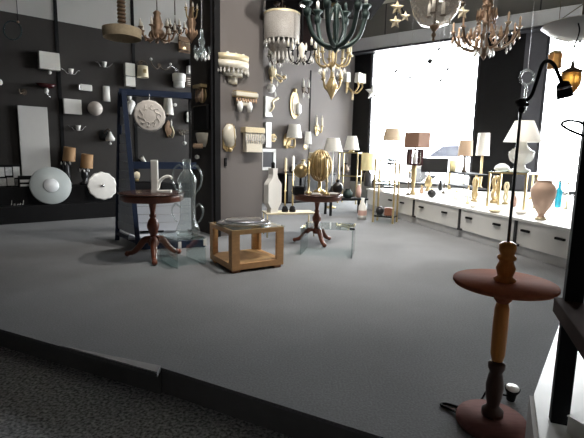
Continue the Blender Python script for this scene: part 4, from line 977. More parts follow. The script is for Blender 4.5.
b = MB(); b.lathe([(0, 0), (2*k, -1*k), (4*k, -3*k), (3*k, -5*k), (5*k, -12*k), (6*k, -14*k), (4*k, -18*k), (8*k, -22*k), (9*k, -25*k), (3*k, -28*k), (0, -30*k)][::-1], n=20, lobes=8, amp=.06); b.build('body', m_oldb, t)
arms(t, 7, 17*k, -24*k, -29*k, -19*k, .9*k, m_oldb, m_oldb, 5*k, m_crysw)
for i in range(10): a = i*.628; drop_part(t, (12*k*math.cos(a), 12*k*math.sin(a), -25*k), 5*k, 1.2*k, m_amberc)
t, k = hang(175, 15, 7.3, 'chandelier', 'small dark bronze chandelier between the bell-shaped one and the gilded figure lamp', 'chandelier', m_bronze)
b = MB(); b.lathe([(0, 0), (1*k, -8*k), (2.5*k, -11*k), (5*k, -13*k), (1.6*k, -15*k), (0, -19*k)][::-1], n=16); b.build('body', m_bronze, t)
arms(t, 6, 9*k, -13*k, -17*k, -12*k, .7*k, m_bronze, m_oldb, 4*k, m_crysw)
for i in range(6): a = i*1.047; drop_part(t, (6*k*math.cos(a), 6*k*math.sin(a), -15*k), 4*k, 1*k, m_amberc)
t, k = hang(191, 6, 6.4, 'chandelier', 'narrow gilded leafy chandelier left of the pier top', 'chandelier', m_oldb)
b = MB(); b.lathe([(0, 0), (1.5*k, -2*k), (2.5*k, -10*k), (4.5*k, -16*k), (3*k, -22*k), (5*k, -28*k), (2*k, -32*k), (0, -36*k)][::-1], n=18, lobes=6, amp=.15); b.build('body', m_oldb, t)
arms(t, 5, 6*k, -6*k, -12*k, -3*k, .6*k, m_gold, m_gold, 3.5*k, m_crysw)
for i in range(8): a = i*.785; drop_part(t, (5.5*k*math.cos(a), 5.5*k*math.sin(a), -22*k), 6*k, 1.1*k, m_amberc)
t, k = hang(201.5, 28, 5.5, 'chandelier', 'clear blown glass chandelier with curled arms before the dark pier side', 'chandelier', m_chrome)
b = MB(); b.lathe([(0, 0), (1.5*k, -2*k), (1.2*k, -8*k), (3.4*k, -13*k), (2*k, -18*k), (5*k, -24*k), (2*k, -28*k), (0, -32*k)][::-1], n=18, lobes=6, amp=.1); b.build('body', m_vglass, t)
for i in range(5):
    a = i*1.2566; d = Vec((math.cos(a), math.sin(a), 0)); b = MB(); b.tube(curve([d*1*k + Vec((0,0,-24*k)), d*5*k + Vec((0,0,-28*k)), d*8*k + Vec((0,0,-23*k)), d*6.5*k + Vec((0,0,-18*k))], 5), .9*k); b.build('glass_arm', m_vglass, t); drop_part(t, d*7*k + Vec((0,0,-25*k)), 6*k, 1.3*k, m_crys)
t, k = hang(18, 22, 5.8, 'pendant_lamp', 'faint teal glass ring pendant at the upper left edge', 'pendant lamp', m_black, rodr=.004)
b = MB(); b.tube(arc((-6*k, 0, -8*k), 9*k, 0, 2*PI, 28), .7*k); b.build('glass_ring', thin_glass('teal glass', (.45, .62, .66), .3, .05, .12, (.2, .4, .45)), t)
b = MB(); b.sph((0, 0, 0), 1.2*k); b.build('ring_clip', m_oldb, t)

# drum chandelier
t, k = hang(282, 15, 6.6, 'chandelier', 'pale crystal drum chandelier with a tapering fringe, right of the pier', 'chandelier', m_bronze, rodtop=ZBRD - .001)
b = MB(); b.lathe([(17.6*k, -25*k), (18*k, 0), (16.6*k, 0), (16.4*k, -25*k), (17.6*k, -25*k)], n=44, lobes=44, amp=.012, cap=False); b.build('drum_shade', mat('grey crystal mesh', (.29, .272, .252), .5, var=.4, scale=70, bump=.5), t)
b = MB(); b.lathe([(18.4*k, -1*k), (18.4*k, 1*k), (0, 1.2*k)], n=36, cap=False); b.build('top_plate', m_paleg, t)
b = MB(); b.lathe([(0, -47*k), (3*k, -44*k), (8*k, -38*k), (13*k, -31*k), (15.5*k, -25*k), (0, -25*k)], n=36, lobes=18, amp=.03); b.build('fringe_cone', MATS['grey crystal mesh'], t)
for i in range(22): a = 2*PI*i/22; drop_part(t, (17.4*k*math.cos(a), 17.4*k*math.sin(a), -24.5*k), 6*k, 1.3*k, m_crys)
for i in range(14): a = 2*PI*i/14; drop_part(t, (9.5*k*math.cos(a), 9.5*k*math.sin(a), -36*k), 9*k, 1.3*k, m_crys)
for x in (-1.5, 1.5): b = MB(); b.tube([(x*k, 0, 1*k), (x*2*k, 0, 9*k)], .8*k); b.build('stay', m_oldb, t)
# second, dark crystal with swags hanging behind
t, k = hang(307, 16.5, 7.5, 'pendant_lamp', 'dark maroon drum pendant shade between the drum chandelier and the green one', 'pendant lamp', m_bronze, rodtop=ZBRD - .001)
b = MB(); b.lathe([(9.5*k, -31*k), (8.6*k, 0), (8*k, 0), (9*k, -31*k), (9.5*k, -31*k)], n=32, cap=False); b.build('lamp_shade', mat('maroon fabric', (.045, .026, .028), .8), t)
b = MB(); b.lathe([(8.6*k, -1*k), (8.6*k, 0), (0, 0)], n=24, cap=False); b.build('top_plate', m_black, t)
t, k = hang(302, 42, 6.2, 'chandelier', 'small smoky crystal chandelier with black curled arms below the maroon shade', 'chandelier', m_black, rodtop=ZBRD - .001)
b = MB(); b.lathe([(0, 0), (2*k, -2*k), (4*k, -6*k), (2*k, -11*k), (4*k, -15*k), (0, -20*k)][::-1], n=18); b.build('body', m_crysw, t)
arms(t, 6, 14*k, -12*k, -20*k, -6*k, .7*k, m_black, m_black, 6*k, m_crysw)
for i in range(10): a = i*.628; drop_part(t, (11*k*math.cos(a), 11*k*math.sin(a), -14*k), 7*k, 1.5*k, m_crys)
t, k = hang(276, 52, 7.0, 'chandelier', 'small black-armed crystal chandelier hanging beneath the pale drum chandelier', 'chandelier', m_bronze, rodtop=ZBRD - .001)
b = MB(); b.lathe([(0, 0), (1.6*k, -2*k), (2.6*k, -5*k), (1*k, -9*k), (0, -12*k)][::-1], n=14); b.build('body', m_crysw, t)
arms(t, 5, 8*k, -6*k, -11*k, -4*k, .6*k, m_bronze, m_bronze, 4*k, m_crysw)
for i in range(7): a = i*.9; drop_part(t, (6*k*math.cos(a), 6*k*math.sin(a), -9*k), 6*k, 1.3*k, m_crys)

# green verdigris chandelier
t, k = hang(337, 2, 5.2, 'chandelier', 'large dark green metal chandelier with U-shaped arms and figures, top centre', 'chandelier', m_verd, rodr=.012)
b = MB(); b.lathe([(0, -49*k), (2.5*k, -46*k), (6*k, -43*k), (4*k, -39*k), (2.5*k, -34*k), (3.5*k, -22*k), (2.2*k, -12*k), (4*k, -4*k), (0, 0)], n=18); b.build('central_stem', m_verd, t)
for i in range(6):
    a = .12 + i*PI/3; d = Vec((math.cos(a), math.sin(a), 0)); R1 = 30*k
    b = MB(); pts = [d*4*k + Vec((0,0,-43*k)), d*13*k + Vec((0,0,-41*k)), d*23*k + Vec((0,0,-33*k)), d*27.5*k + Vec((0,0,-22*k)), d*29.5*k + Vec((0,0,-12*k)), d*30*k + Vec((0,0,-6*k))]
    b.tube(curve(pts, 5), 2.3*k, 8); arm = b.build('arm', m_verd, t)
    b = MB(); b.lathe([(0, -17*k), (3*k, -14*k), (3.8*k, -9*k), (2*k, -6*k), (4.6*k, -3*k), (5*k, -1*k), (0, -1*k)], d*30*k, 12, lobes=5, amp=.15); b.build('leaf_cup', m_verd, arm)
    b = MB(); b.lathe([(1.7*k, -1*k), (1.7*k, 7*k), (0, 9*k)], d*30*k, 12); b.build('candle_sleeve', m_verd if i % 2 else m_wfab, arm)
for i in range(6):
    a = .4 + i*PI/3; d = Vec((math.cos(a), math.sin(a), 0)); b = MB(); b.tube(curve([d*3*k + Vec((0,0,-40*k)), d*8*k + Vec((0,0,-28*k)), d*7*k + Vec((0,0,-14*k)), d*4*k + Vec((0,0,-6*k))], 5), 1.0*k); b.build('inner_scroll', m_verd, t)
# brass candle chandelier beneath/behind
t, k = hang(333, 50, 7.0, 'chandelier', 'gilded brass chandelier with cream candle sleeves, just below the green chandelier', 'chandelier', m_gold, rodtop=ZBRD - .001)
b = MB(); b.lathe([(0, 0), (2*k, -4*k), (1.4*k, -10*k), (3.4*k, -14*k), (1.6*k, -20*k), (2*k, -26*k), (5*k, -33*k), (6.5*k, -37*k), (3*k, -43*k), (1.5*k, -46*k), (0, -49*k)][::-1], n=18, lobes=8, amp=.04); b.build('body', m_gold, t)
arms(t, 8, 18*k, -12*k, -16*k, -5*k, .9*k, m_gold, m_gold, 9*k, m_paleg, a0=.1)
arms(t, 6, 10*k, -33*k, -38*k, -28*k, .8*k, m_brass, m_gold, 6*k, m_paleg, a0=.5)
for i in range(12): a = i*.5236; drop_part(t, (13*k*math.cos(a), 13*k*math.sin(a), -18*k), 6*k, 1.2*k, m_crys)
for sx in (-1, 1): b = MB(); b.tube(curve([(sx*9*k, 0, -16*k), (sx*10*k, 0, -26*k), (sx*6*k, 0, -35*k)]), .6*k); b.build('chain_swag', m_bronze, t)

# cream star flower lanterns
def star(t, k, c, r, m, tilt=.0):
    b = MB(); pts = []
    for i in range(10): rr = r if i % 2 == 0 else r*.48; a = PI/2 + i*PI/5; pts.append((rr*math.cos(a), rr*math.sin(a)))
    vs = [b.v((c[0] + x, c[1], c[2] + z)) for x, z in pts]; f0 = b.v((c[0], c[1] - r*.45, c[2])); f1 = b.v((c[0], c[1] + r*.35, c[2]))
    for i in range(10): b.f([vs[i], vs[(i+1) % 10], f0]); b.f([vs[(i+1) % 10], vs[i], f1])
    return b.build('star_glass', m, t)
t, k = hang(398, 2, 5.0, 'pendant_lamp', 'cluster of cream star glasses on black stems left of the big glass bell', 'pendant lamp', m_black)
for x, y, z, r in ((-1, 0, -6, 7.2), (8.5, .04, -13, 5.5), (-3, -.05, -21, 6.6)):
    star(t, k, (x*k, y - .02, z*k), r*k, m_paleg if z != -13 else m_cream); b = MB(); b.tube([(0, 0, 0), (x*k*.6, y, (z + 8)*k), (x*k, y + .02, (z+3)*k)], .7*k); b.sph((x*k, y + .03, (z+5)*k), 2*k); b.build('stem', m_black, t)
# big bell lantern
t, k = hang(436.5, -8, 4.4, 'pendant_lamp', 'big clear glass bell lantern with a dark bronze finial, top right of centre', 'pendant lamp', m_bronze, rodr=.012)
b = MB(); b.lathe([(5*k, -33*k), (14*k, -30*k), (21*k, -22*k), (25*k, -8*k), (25.5*k, 4*k), (25*k, 4*k), (24.5*k, -8*k), (20.5*k, -21.4*k), (13.6*k, -29.4*k), (5*k, -32.4*k)], n=40, cap=False); b.build('glass_bell', m_cglass, t)
b = MB(); b.lathe([(25.3*k, 3*k), (26.4*k, 4*k), (26.4*k, 6*k), (25.3*k, 6*k), (25.3*k, 3*k)], n=40, cap=False); b.build('rim', m_bronze, t)
for i in range(3):
    a = i*2.094 + .4; d = Vec((math.cos(a), math.sin(a), 0)); b = MB(); b.tube(curve([d*26*k + Vec((0,0,5*k)), d*14*k + Vec((0,0,14*k)), Vec((0,0,22*k))]), 1*k); b.build('stay', m_bronze, t)
b = MB(); b.lathe([(0, -47*k), (1.5*k, -46*k), (1*k, -44*k), (2.4*k, -41*k), (1*k, -38*k), (3.4*k, -35*k), (5.5*k, -32*k), (0, -31*k)], n=14, lobes=6, amp=.1); b.build('finial', m_oldb, t)
for i in range(3):
    a = i*2.094; candle(t, 8*k*math.cos(a), 8*k*math.sin(a), -22*k, 12*k, 1.8*k, m_bronze, m_wfab)
b = MB(); b.tube([(0,0,0), (0,0,-32*k)], 1.3*k); b.build('stem', m_bronze, t)
# single star flower
t, k = hang(463, 4, 4.9, 'pendant_lamp', 'single cream star glass hanging left of the bronze crystal chandelier', 'pendant lamp', m_black, rodr=.005)
star(t, k, (0, 0, -8*k), 7.4*k, m_cream); b = MB(); b.sph((0, 0, 0), 2.6*k); b.build('cap', m_bronze, t)
# bronze crystal chandelier
t, k = hang(488.5, -4, 4.6, 'chandelier', 'aged bronze crystal chandelier with a ring of amber drops, upper right', 'chandelier', m_oldb, rodr=.012)
b = MB(); b.lathe([(0, -62*k), (2*k, -59*k), (4*k, -54*k), (6*k, -51*k), (4*k, -47*k), (2*k, -40*k), (3.4*k, -28*k), (2*k, -16*k), (5*k, -6*k), (0, -2*k)], n=18); b.build('stem', m_oldb, t)
for i in range(9):
    a = .1 + i*2*PI/9; d = Vec((math.cos(a), math.sin(a), 0))
    b = MB(); b.tube(curve([d*4*k + Vec((0,0,-50*k)), d*14*k + Vec((0,0,-51*k)), d*26*k + Vec((0,0,-45*k)), d*31*k + Vec((0,0,-34*k))], 5), 1.15*k, 7); arm = b.build('arm', m_oldb, t)
    b = MB(); b.lathe([(0, -3*k), (1.6*k, -2*k), (3.2*k, 0), (1*k, .6*k), (1.2*k, 8*k), (0, 10*k)], d*31*k + Vec((0,0,-33*k)), 10); b.build('candle_cup', m_amberc, arm)
    drop_part(arm, d*31*k + Vec((0,0,-36*k)), 10*k, 1.6*k, m_amberc); drop_part(arm, d*24*k + Vec((0,0,-47*k)), 8*k, 1.4*k, m_crys)
for i in range(9): a = .5 + i*2*PI/9; drop_part(t, (9*k*math.cos(a), 9*k*math.sin(a), -50*k), 9*k, 1.5*k, m_crys)
for i in range(9):
    a = i*2*PI/9; d = Vec((math.cos(a), math.sin(a), 0)); b = MB()
    for j in range(8):
        f = j/7; rr = (4 + 12*f*f)*k; b.sph((d.x*rr, d.y*rr, (-4 - 38*f)*k), 1.4*k, n=6)
    b.tube([(d.x*(4 + 12*f*f)*k, d.y*(4 + 12*f*f)*k, (-4 - 38*f)*k) for f in [j/7 for j in range(8)]], .4*k, 5); b.build('bead_strand', m_amberc if i % 2 else m_oldb, t)
for i in range(16): a = i*2*PI/16; drop_part(t, (15*k*math.cos(a), 15*k*math.sin(a), -30*k), 11*k, 1.9*k, m_crys if i % 2 else m_amberc)
for i in range(14): a = .2 + i*2*PI/14; drop_part(t, (20*k*math.cos(a), 20*k*math.sin(a), -36*k), 10*k, 1.9*k, m_oldb if i % 3 == 0 else m_amberc)
for i in range(12): a = .4 + i*2*PI/12; drop_part(t, (9*k*math.cos(a), 9*k*math.sin(a), -12*k), 12*k, 1.7*k, m_oldb if i % 2 else m_amberc)
# white bowl pendant upper right
t, k = hang(583, 16, 3.4, 'pendant_lamp', 'white opal glass bowl pendant at the upper right edge', 'pendant lamp', m_bronze)
b = MB(); b.lathe([(0, -24*k), (12*k, -23*k), (26*k, -17*k), (36*k, -9*k), (35.4*k, -8*k), (25*k, -15.6*k), (12*k, -21.4*k), (0, -22.4*k)], n=40, cap=False); b.build('bowl', m_wglass, t)
b = MB(); b.lathe([(0, -26*k), (1.0*k, -25.4*k), (1.4*k, -24*k), (0, -23*k)], n=12); b.build('finial', m_chrome, t)
for i in range(3): a = i*2.094 + .3; b = MB(); b.tube([(35*k*math.cos(a), 35*k*math.sin(a), -9*k), (0, 0, 12*k)], .5*k); b.build('stay', m_bronze, t)
# amber pear lantern
t, k = hang(575, 44, 3.2, 'pendant_lamp', 'orange amber glass lantern on a curved wire near the upper right edge', 'pendant lamp', m_bronze, rodtop=Y(575, 44, 3.2).z + .01)
t.children[0].name = 'hook'
b = MB(); b.tube(curve([(-4*k, 0, -17*k), (-5*k, 0, -8*k), (0, 0, 0), (3*k, 0, 12*k), (1*k, 0, 20*k)]), .7*k); b.build('wire', m_black, t)
b = MB(); b.lathe([(0, -53*k), (1*k, -51*k), (2*k, -48.5*k), (5*k, -46*k), (8.6*k, -40*k), (9.4*k, -33*k), (8.6*k, -27*k), (0, -27*k)], n=24); b.build('glass', m_amber, t)
b = MB(); b.lathe([(9.2*k, -28*k), (9.4*k, -26*k), (7*k, -25*k), (2*k, -22*k), (1*k, -16*k), (0, -15*k)], n=24); b.build('cap', m_oldb, t)
t, k = hang(556, 50, 4.0, 'pendant_lamp', 'small square amber glass pendant left of the orange lantern, behind the gooseneck', 'pendant lamp', m_bronze, rodr=.003)
b = MB(); b.box((0, 0, -11*k), (9.5*k, 9.5*k, 15*k), bev=.006); b.build('glass_block', mat('orange tinted glass', (.78, .40, .12), .3, trans=.2), t); b = MB(); b.box((0,0,-2.5*k), (8*k, 8*k, 2.4*k)); b.build('cap', m_brass, t)
# ring glass ornament
t, k = hang(528, 68, 5.5, 'hanging_ring', 'clear glass ring ornament hanging before the grey window panel', 'ornament', m_chrome, rodr=.0025)
b = MB(); b.tube(arc((0, 0, -9*k), 7*k, 0, 2*PI, 28), 1.1*k); b.build('glass_ring', m_vglass, t)
b = MB(); b.lathe([(0, -44*k), (1.6*k, -43*k), (2.6*k, -36*k), (1*k, -28*k), (1.4*k, -18*k), (0, -16*k)], n=14); b.build('glass_drop', m_vglass, t)
# little ornaments in front of the window
for px, py, r, m_, lab in ((430, 61, 2.3, m_black, 'small black ball ornament hanging before the upper part of the large window'), (448, 69, 1.3, m_curtain, 'tiny grey ball ornament right of the black ball before the large window'), (396, 71, 1.2, m_curtain, 'tiny grey ball ornament at the left of the large window'), (441, 80, 1.1, m_curtain, 'tiny grey ball ornament hanging lowest before the large window'), (410, 78, 1.0, m_curtain, 'tiny grey ball ornament near the middle of the large window'), (439, 49, 1.2, m_curtain, 'tiny grey ball ornament nearest the top of the large window')):
    t, k = hang(px, py - 2, 7.4, 'hanging_ball', lab, 'ornament', m_chrome, rodr=.0015)
    b = MB(); b.sph((0, 0, -2*k), max(r, 1.5)*k*1.1); b.build('ball', m_, t)
p = W(373, 92, .12); k = sc_at(p)
t = thing('hanging_star', 'white starfish-shaped star ornament at the left edge of the large window', 'ornament', p, rW + .5)
star(t, k, (0, 0, 0), 8*k, m_white); b = MB(); b.tube([(0, 0, 6*k), (0, 0, zt - p.z - .02)], .003); b.build('cord', m_white, t)
# ------------------------------------------------------------------ window platform with drawers
f0, f1 = F(400, 219), F(567, 270); dD = f1 - f0; dD.z = 0; dD.normalize(); nD = Vec((-dD.y, dD.x, 0))
nD = nD if nD.dot(Vec((-1, 0, 0))) > 0 else -nD                     # faces the shop
ZT = .46
def front(px, py=210): return (PL(px, py, f0, nD) - f0).dot(Vec((dD.x, dD.y, 0)))
def DP(s_, back=0.0, z=0.0): q = f0 + dD*s_ - nD*back; return Vec((q.x, q.y, z))
rD = math.atan2(dD.y, dD.x)
zt0 = PL(401.6, 196, f0, nD).z; zt1 = PL(571.7, 227.3, f0, nD).z
ZT = (zt0 + zt1)/2; print('platform top', zt0, zt1)
# worktop wedge
s_end = front(584) + .35; s_beg = front(366)
# far end meets the window wall
def hit_window(s_):  # distance back from front line to the window wall
    q = DP(s_); return (q - C1).dot(nW)/(nD.dot(nW)) if abs(nD.dot(nW)) > 1e-4 else 9
for i in range(2): pass
back_e = min(hit_window(s_end) - .03, 3.4); back_b = max(hit_window(s_beg) - .03, .2)
print('distA', [((v_ - wA).dot(nA)) for v_ in (DP(s_beg, back_b), DP(s_beg, 0))], DP(s_end, back_e)); print('platform', s_beg, s_end, back_b, back_e, ZT)
PMID = W(548, 100, .04); PMID.z = 0
print('PMID back', -(PMID - f0).dot(nD))
pl = [DP(s_beg, -.015), DP(s_end, -.015), DP(s_end, back_e), PMID, DP(s_beg, back_b)]
b = MB(); b.prism([(v_.x, v_.y) for v_ in pl], ZT - .03, ZT)
tag(b.build('worktop', m_white), 'long white worktop of the window display platform carrying the lamps', 'worktop')
b = MB(); pl2 = [DP(s_beg, .03), DP(s_end, .03), DP(s_end, back_e - .02), DP(s_beg, back_b - .02)]
cuts = [s_beg, front(413), front(459.5), front(516.5), s_end]
names = ['white drawer cabinet farthest along the window platform', 'white two-drawer cabinet second from the far end of the window platform', 'white two-drawer cabinet in the middle of the window platform', 'white drawer cabinet nearest the black rack under the window worktop']
zlow = PL(400, 213, f0, nD).z; print('drawer bottom z', zlow)
for i in range(4):
    sa, sb = cuts[i], cuts[i+1]; w_ = sb - sa; o = DP(sa)
    t = thing('drawer_cabinet', names[i], 'cabinet', o, rD, 'drawer cabinets under the window worktop')
    # local: x along the front, +y is away from the shop
    sg = 1 if (Matrix.Rotation(rD, 3, 'Z') @ Vec((0, 1, 0))).dot(nD) < 0 else -1
    dpt = .17
    b = MB(); b.box((w_/2, sg*(.04 + dpt/2), (ZT - .03)/2), (w_ - .006, dpt, ZT - .03)); b.build('carcass', m_white, t)
    b = MB(); b.box((w_/2, sg*.034, zlow/2), (w_ - .004, .012, zlow)); b.build('kick_board', mat('pale grey board', (.55, .56, .57), .6) if 'pale grey board' not in MATS else MATS['pale grey board'], t)
    b = MB(); b.box((w_/2, sg*.02, (zlow + ZT - .035)/2), (w_ - .05, .03, ZT - .04 - zlow), bev=.003); dr = b.build('drawer', m_white, t)
    hs = {0: (390, 402), 1: (421.5, 445), 2: (470, 498.5), 3: (528, 564)}[i]
    for hx in hs:
        xx = front(hx) - sa; b = MB(); b.box((xx, sg*-.012, zlow + (ZT - zlow)*.60), (.13, .03, .028), bev=.004); b.build('handle', m_black, dr)
    if i:
        b = MB(); b.box((.021, sg*-.002, (zlow + ZT - .03)/2), (.034, .03, ZT - .034 - zlow)); b.box((.05, sg*-.008, zlow + .01), (.094, .03, .03)); b.build('divider', m_satin, t)
# front left infill so nothing is hollow: rear box
b = MB(); pl3 = [DP(s_beg, .215), DP(s_end, .215), DP(s_end, back_e - .02), PMID + nW*.02, DP(s_beg, back_b - .02)]
b.prism([(v_.x, v_.y) for v_ in pl3], 0, ZT - .0305)
t = b.build('platform_base', m_white); tag(t, 'white base under the middle of the window platform behind the drawers', 'platform')

def on(px, py): q = F(px, py, ZT); q.z = ZT + .0005; return q
def round_lamp(px, pyb, pyt, spec, label, base='gold', shade=None, name='table_lamp', z=None, group=None):
    """spec: shade (bottom half width, top half width, height in px) and sides; base profile by kind"""
    q = on(px, pyb) if z is None else z; k = sc_at(q); hh = z_on_axis(q.x, q.y, px, pyt) - q.z
    t = thing(name, label, 'table lamp', q, 0, group)
    rb_, rt_, sh, sm, sides = spec
    zs_ = hh - sh*k
    return t, k, zs_
# cream lit lamp
t, k, z_ = round_lamp(367.5, 186, 153, (8, 7.6, 17, m_lit, 24), 'table lamp with a pale yellow drum shade and black bottle base on the window platform')
b = MB(); b.lathe([(0, 0), (4*k, 0), (4.2*k, 3*k), (4*k, 12*k), (1.6*k, 15*k), (1*k, z_ + 3*k)], n=20); b.build('base', m_satin, t); cone_shade(t, (0, 0, z_), 7.4*k, 7*k, 17*k, m_lit)
# disc-based lamp with glass body and beige shade
t, k, z_ = round_lamp(389.5, 188, 129.5, 0 or (7.5, 5.2, 10.5, m_beige, 24), 'table lamp with a black disc foot, brass stem, glass body and small beige shade')
b = MB(); b.lathe([(0, 0), (6.2*k, 0), (6*k, 1.4*k), (1*k, 2*k)], n=28); b.build('base', m_satin, t)
b = MB(); b.tube([(0, 0, 1.5*k), (0, 0, 24*k)], .9*k); b.build('stem', m_brass, t)
b = MB(); b.lathe([(3.6*k, 24*k), (3.8*k, 26*k), (3.8*k, 40*k), (3*k, 43*k), (1*k, 44*k)], n=20); b.build('glass_body', thin_glass('grey tinted glass', (.55, .56, .57), .3, .05, .25, (.5, .5, .5)), t)
b = MB(); b.lathe([(4*k, 23*k), (4*k, 25*k), (0, 25*k)], n=20); b.build('collar', m_satin, t)
b = MB(); b.tube([(0,0,25*k), (0,0,z_ + 4*k)], .5*k); b.build('rod', m_brass, t); cone_shade(t, (0, 0, z_), 9.4*k, 6.8*k, 11.5*k, m_beige)
# brown box shade lamp
t, k, z_ = round_lamp(412.5, 194.5, 132, (12, 12, 15, m_brown, 4), 'table lamp with a brown box shade over a wine red cage and gold stem')
b = MB(); b.lathe([(0, 0), (3*k, 0), (1.4*k, 6*k), (2.2*k, 14*k), (2.6*k, 28*k), (2*k, 29*k)], n=16); b.build('stem', m_gold, t)
b = MB()
for x in (-5.4, 5.4):
    for y in (-5.4, 5.4): b.box((x*k, y*k, 37*k), (2.4*k, 2.4*k, 15*k))
b.box((0, 0, 29.8*k), (13.2*k, 13.2*k, 2*k)); b.box((0, 0, 44.4*k), (13.2*k, 13.2*k, 1.4*k)); b.build('cage', m_wine, t)
b = MB(); b.lathe([(1.6*k, 30*k), (2.4*k, 36*k), (1*k, 43*k), (0, 44*k)], n=14); b.build('glass_tube', m_wglass, t)
b = MB(); b.tube([(0,0,44*k), (0,0,z_ + 4*k)], .7*k); b.build('rod', m_brass, t)
b = MB(); b.box((1.5*k, 0, z_ + 7.2*k), (17.5*k, 17.5*k, 15*k), rz=.62, bev=.004); b.build('lamp_shade', m_brown, t)
# black box shade lamp
t, k, z_ = round_lamp(428, 191, 157, (14, 14, 15, m_blackf, 4), 'table lamp with a wide black box shade on a gold pineapple base')
b = MB(); b.lathe([(0, 0), (3.5*k, 0), (3*k, 2*k), (1.6*k, 3*k), (3.4*k, 6*k), (4*k, 9*k), (3*k, 13*k), (1*k, 15*k), (.8*k, z_ + 2*k)], n=18, lobes=9, amp=.05); b.build('base', m_gold, t)
b = MB(); b.box((5*k, 0, z_ + 7*k), (25*k, 12*k, 14*k), rz=-.35, bev=.004); b.build('lamp_shade', m_blackf, t)
q = on(431.5, 197.5); k = sc_at(q); t = thing('ball_lamp', 'small black ball lamp on the platform edge below the black box shade', 'lamp', q)
b = MB(); b.sph((0, 0, 4*k), 4.3*k, sz=.95); b.build('body', m_satin, t); b = MB(); b.lathe([(1.4*k, 7.6*k), (1.2*k, 9*k), (0, 9*k)], n=12); b.build('socket', m_brass, t)

# thin brass console frames
def frame(px0, px1, pyb, pyt, dep, label, shelves=(1.0,), legs=m_brass, glass=m_bglass, rz=None, name='console_table', zfloor=None, rail=True):
    a_, b_ = (on(px0, pyb[0]), on(px1, pyb[1])) if zfloor is None else (F(px0, pyb[0], zfloor), F(px1, pyb[1], zfloor))
    zb_ = (ZT if zfloor is None else zfloor) + .0005
    d = b_ - a_; d.z = 0; L = d.length; r_ = math.atan2(d.y, d.x)
    h = z_on_axis(a_.x, a_.y, px0, pyt) - zb_
    t = thing(name, label, 'console table', (a_.x, a_.y, zb_), r_)
    for x in (.012, L - .012):
        for y in (.012, dep - .012):
            b = MB(); b.box((x, y, h/2), (.028, .028, h)); b.build('leg', legs, t)
    for f in shelves:
        z = h*f - .012
        b = MB(); b.box((L/2, .012, z), (L - .046, .02, .022)); b.box((L/2, dep - .012, z), (L - .046, .02, .022)); b.box((.012, dep/2, z), (.02, dep - .046, .022)); b.box((L - .012, dep/2, z), (.02, dep - .046, .022)); b.build('rail', m_black if rail else legs, t)
        b = MB(); b.box((L/2, dep/2, z + .016), (L - .01, dep - .01, .008)); b.build('glass_shelf', glass, t)
    return t, h, zb_ + h, r_
fr2, h2_, zf2, r2_ = frame(447, 474, (192, 200), 171.5, .34, 'brass-legged black glass console right of the black box shade lamp', (1.0, .40))
fr3, h3, zf3, r3_ = frame(486, 524, (206, 210), 171.5, .40, 'brass-framed console carrying the big white lamp by the black pillar', (1.0,), rail=False, glass=m_tglass)
fr4, h4, zf4, r4_ = frame(338, 359, (186, 188), 150.5, .25, 'slim gilded frame console at the far end of the window platform', (1.0, .5), rail=False, glass=m_tglass) if False else (None,)*4
def onz(px, y, z): q = Y(px, 170, y); q.z = z + .0085; return q
def at_frame(fr, x, y, z): m_ = Matrix.Rotation(fr.rotation_euler.z, 3, 'Z'); q = fr.location + m_ @ Vec((x, y, 0)); q.z = z + .0095; return q
# lamps on the second console
def fx(fr, px):  # local x on a console's middle line for a picture column
    r = fr.rotation_euler.z; d = Vec((math.cos(r), math.sin(r), 0)); n = Vec((-d.y, d.x, 0)); q = PL(px, 170, fr.location + n*.17, n); return (q - fr.location).dot(d)
q = at_frame(fr2, fx(fr2, 464), .17, zf2); t, k, z_ = round_lamp(464, 0, 140.5, (7.5, 6.4, 15, m_brownl, 24), 'table lamp with a tan tapered shade on the black glass console', z=q)
b = MB(); b.lathe([(0, 0), (3*k, 0), (2*k, 2*k), (1*k, 6*k), (1*k, z_ + 3*k)], n=16); b.build('base', m_bronze, t); cone_shade(t, (0, 0, z_), 7*k, 6.2*k, 15.5*k, m_brownl)
q = at_frame(fr2, fx(fr2, 457), .08, zf2); k = sc_at(q)
t = thing('candle_glass', 'pale yellow glass tumbler on the black glass console left of the tan shade', 'glass', q)
b = MB(); b.lathe([(0, 0), (3*k, 0), (4*k, 11*k), (3.6*k, 11*k), (2.7*k, .8*k), (0, .8*k)], n=20, cap=False); b.build('tumbler', m_lit, t); b = MB(); b.lathe([(0, .8*k), (2.6*k, .8*k), (2.9*k, 5*k), (0, 5*k)], n=16, cap=False); b.build('wax', m_cream, t)
q = on(479.5, 190.5); t, k, z_ = round_lamp(479.5, 0, 133, (6, 5.2, 22, m_wfab, 24), 'tall table lamp with a narrow bright white shade against the black pillar', z=q)
b = MB(); b.lathe([(0, 0), (4*k, 0), (3.4*k, 2*k), (1.2*k, 5*k), (1.8*k, 14*k), (1*k, 20*k), (1.2*k, z_ + 3*k)], n=18); b.build('base', m_gold, t); cone_shade(t, (0, 0, z_), 6.4*k, 5.4*k, 22*k, m_wfab)
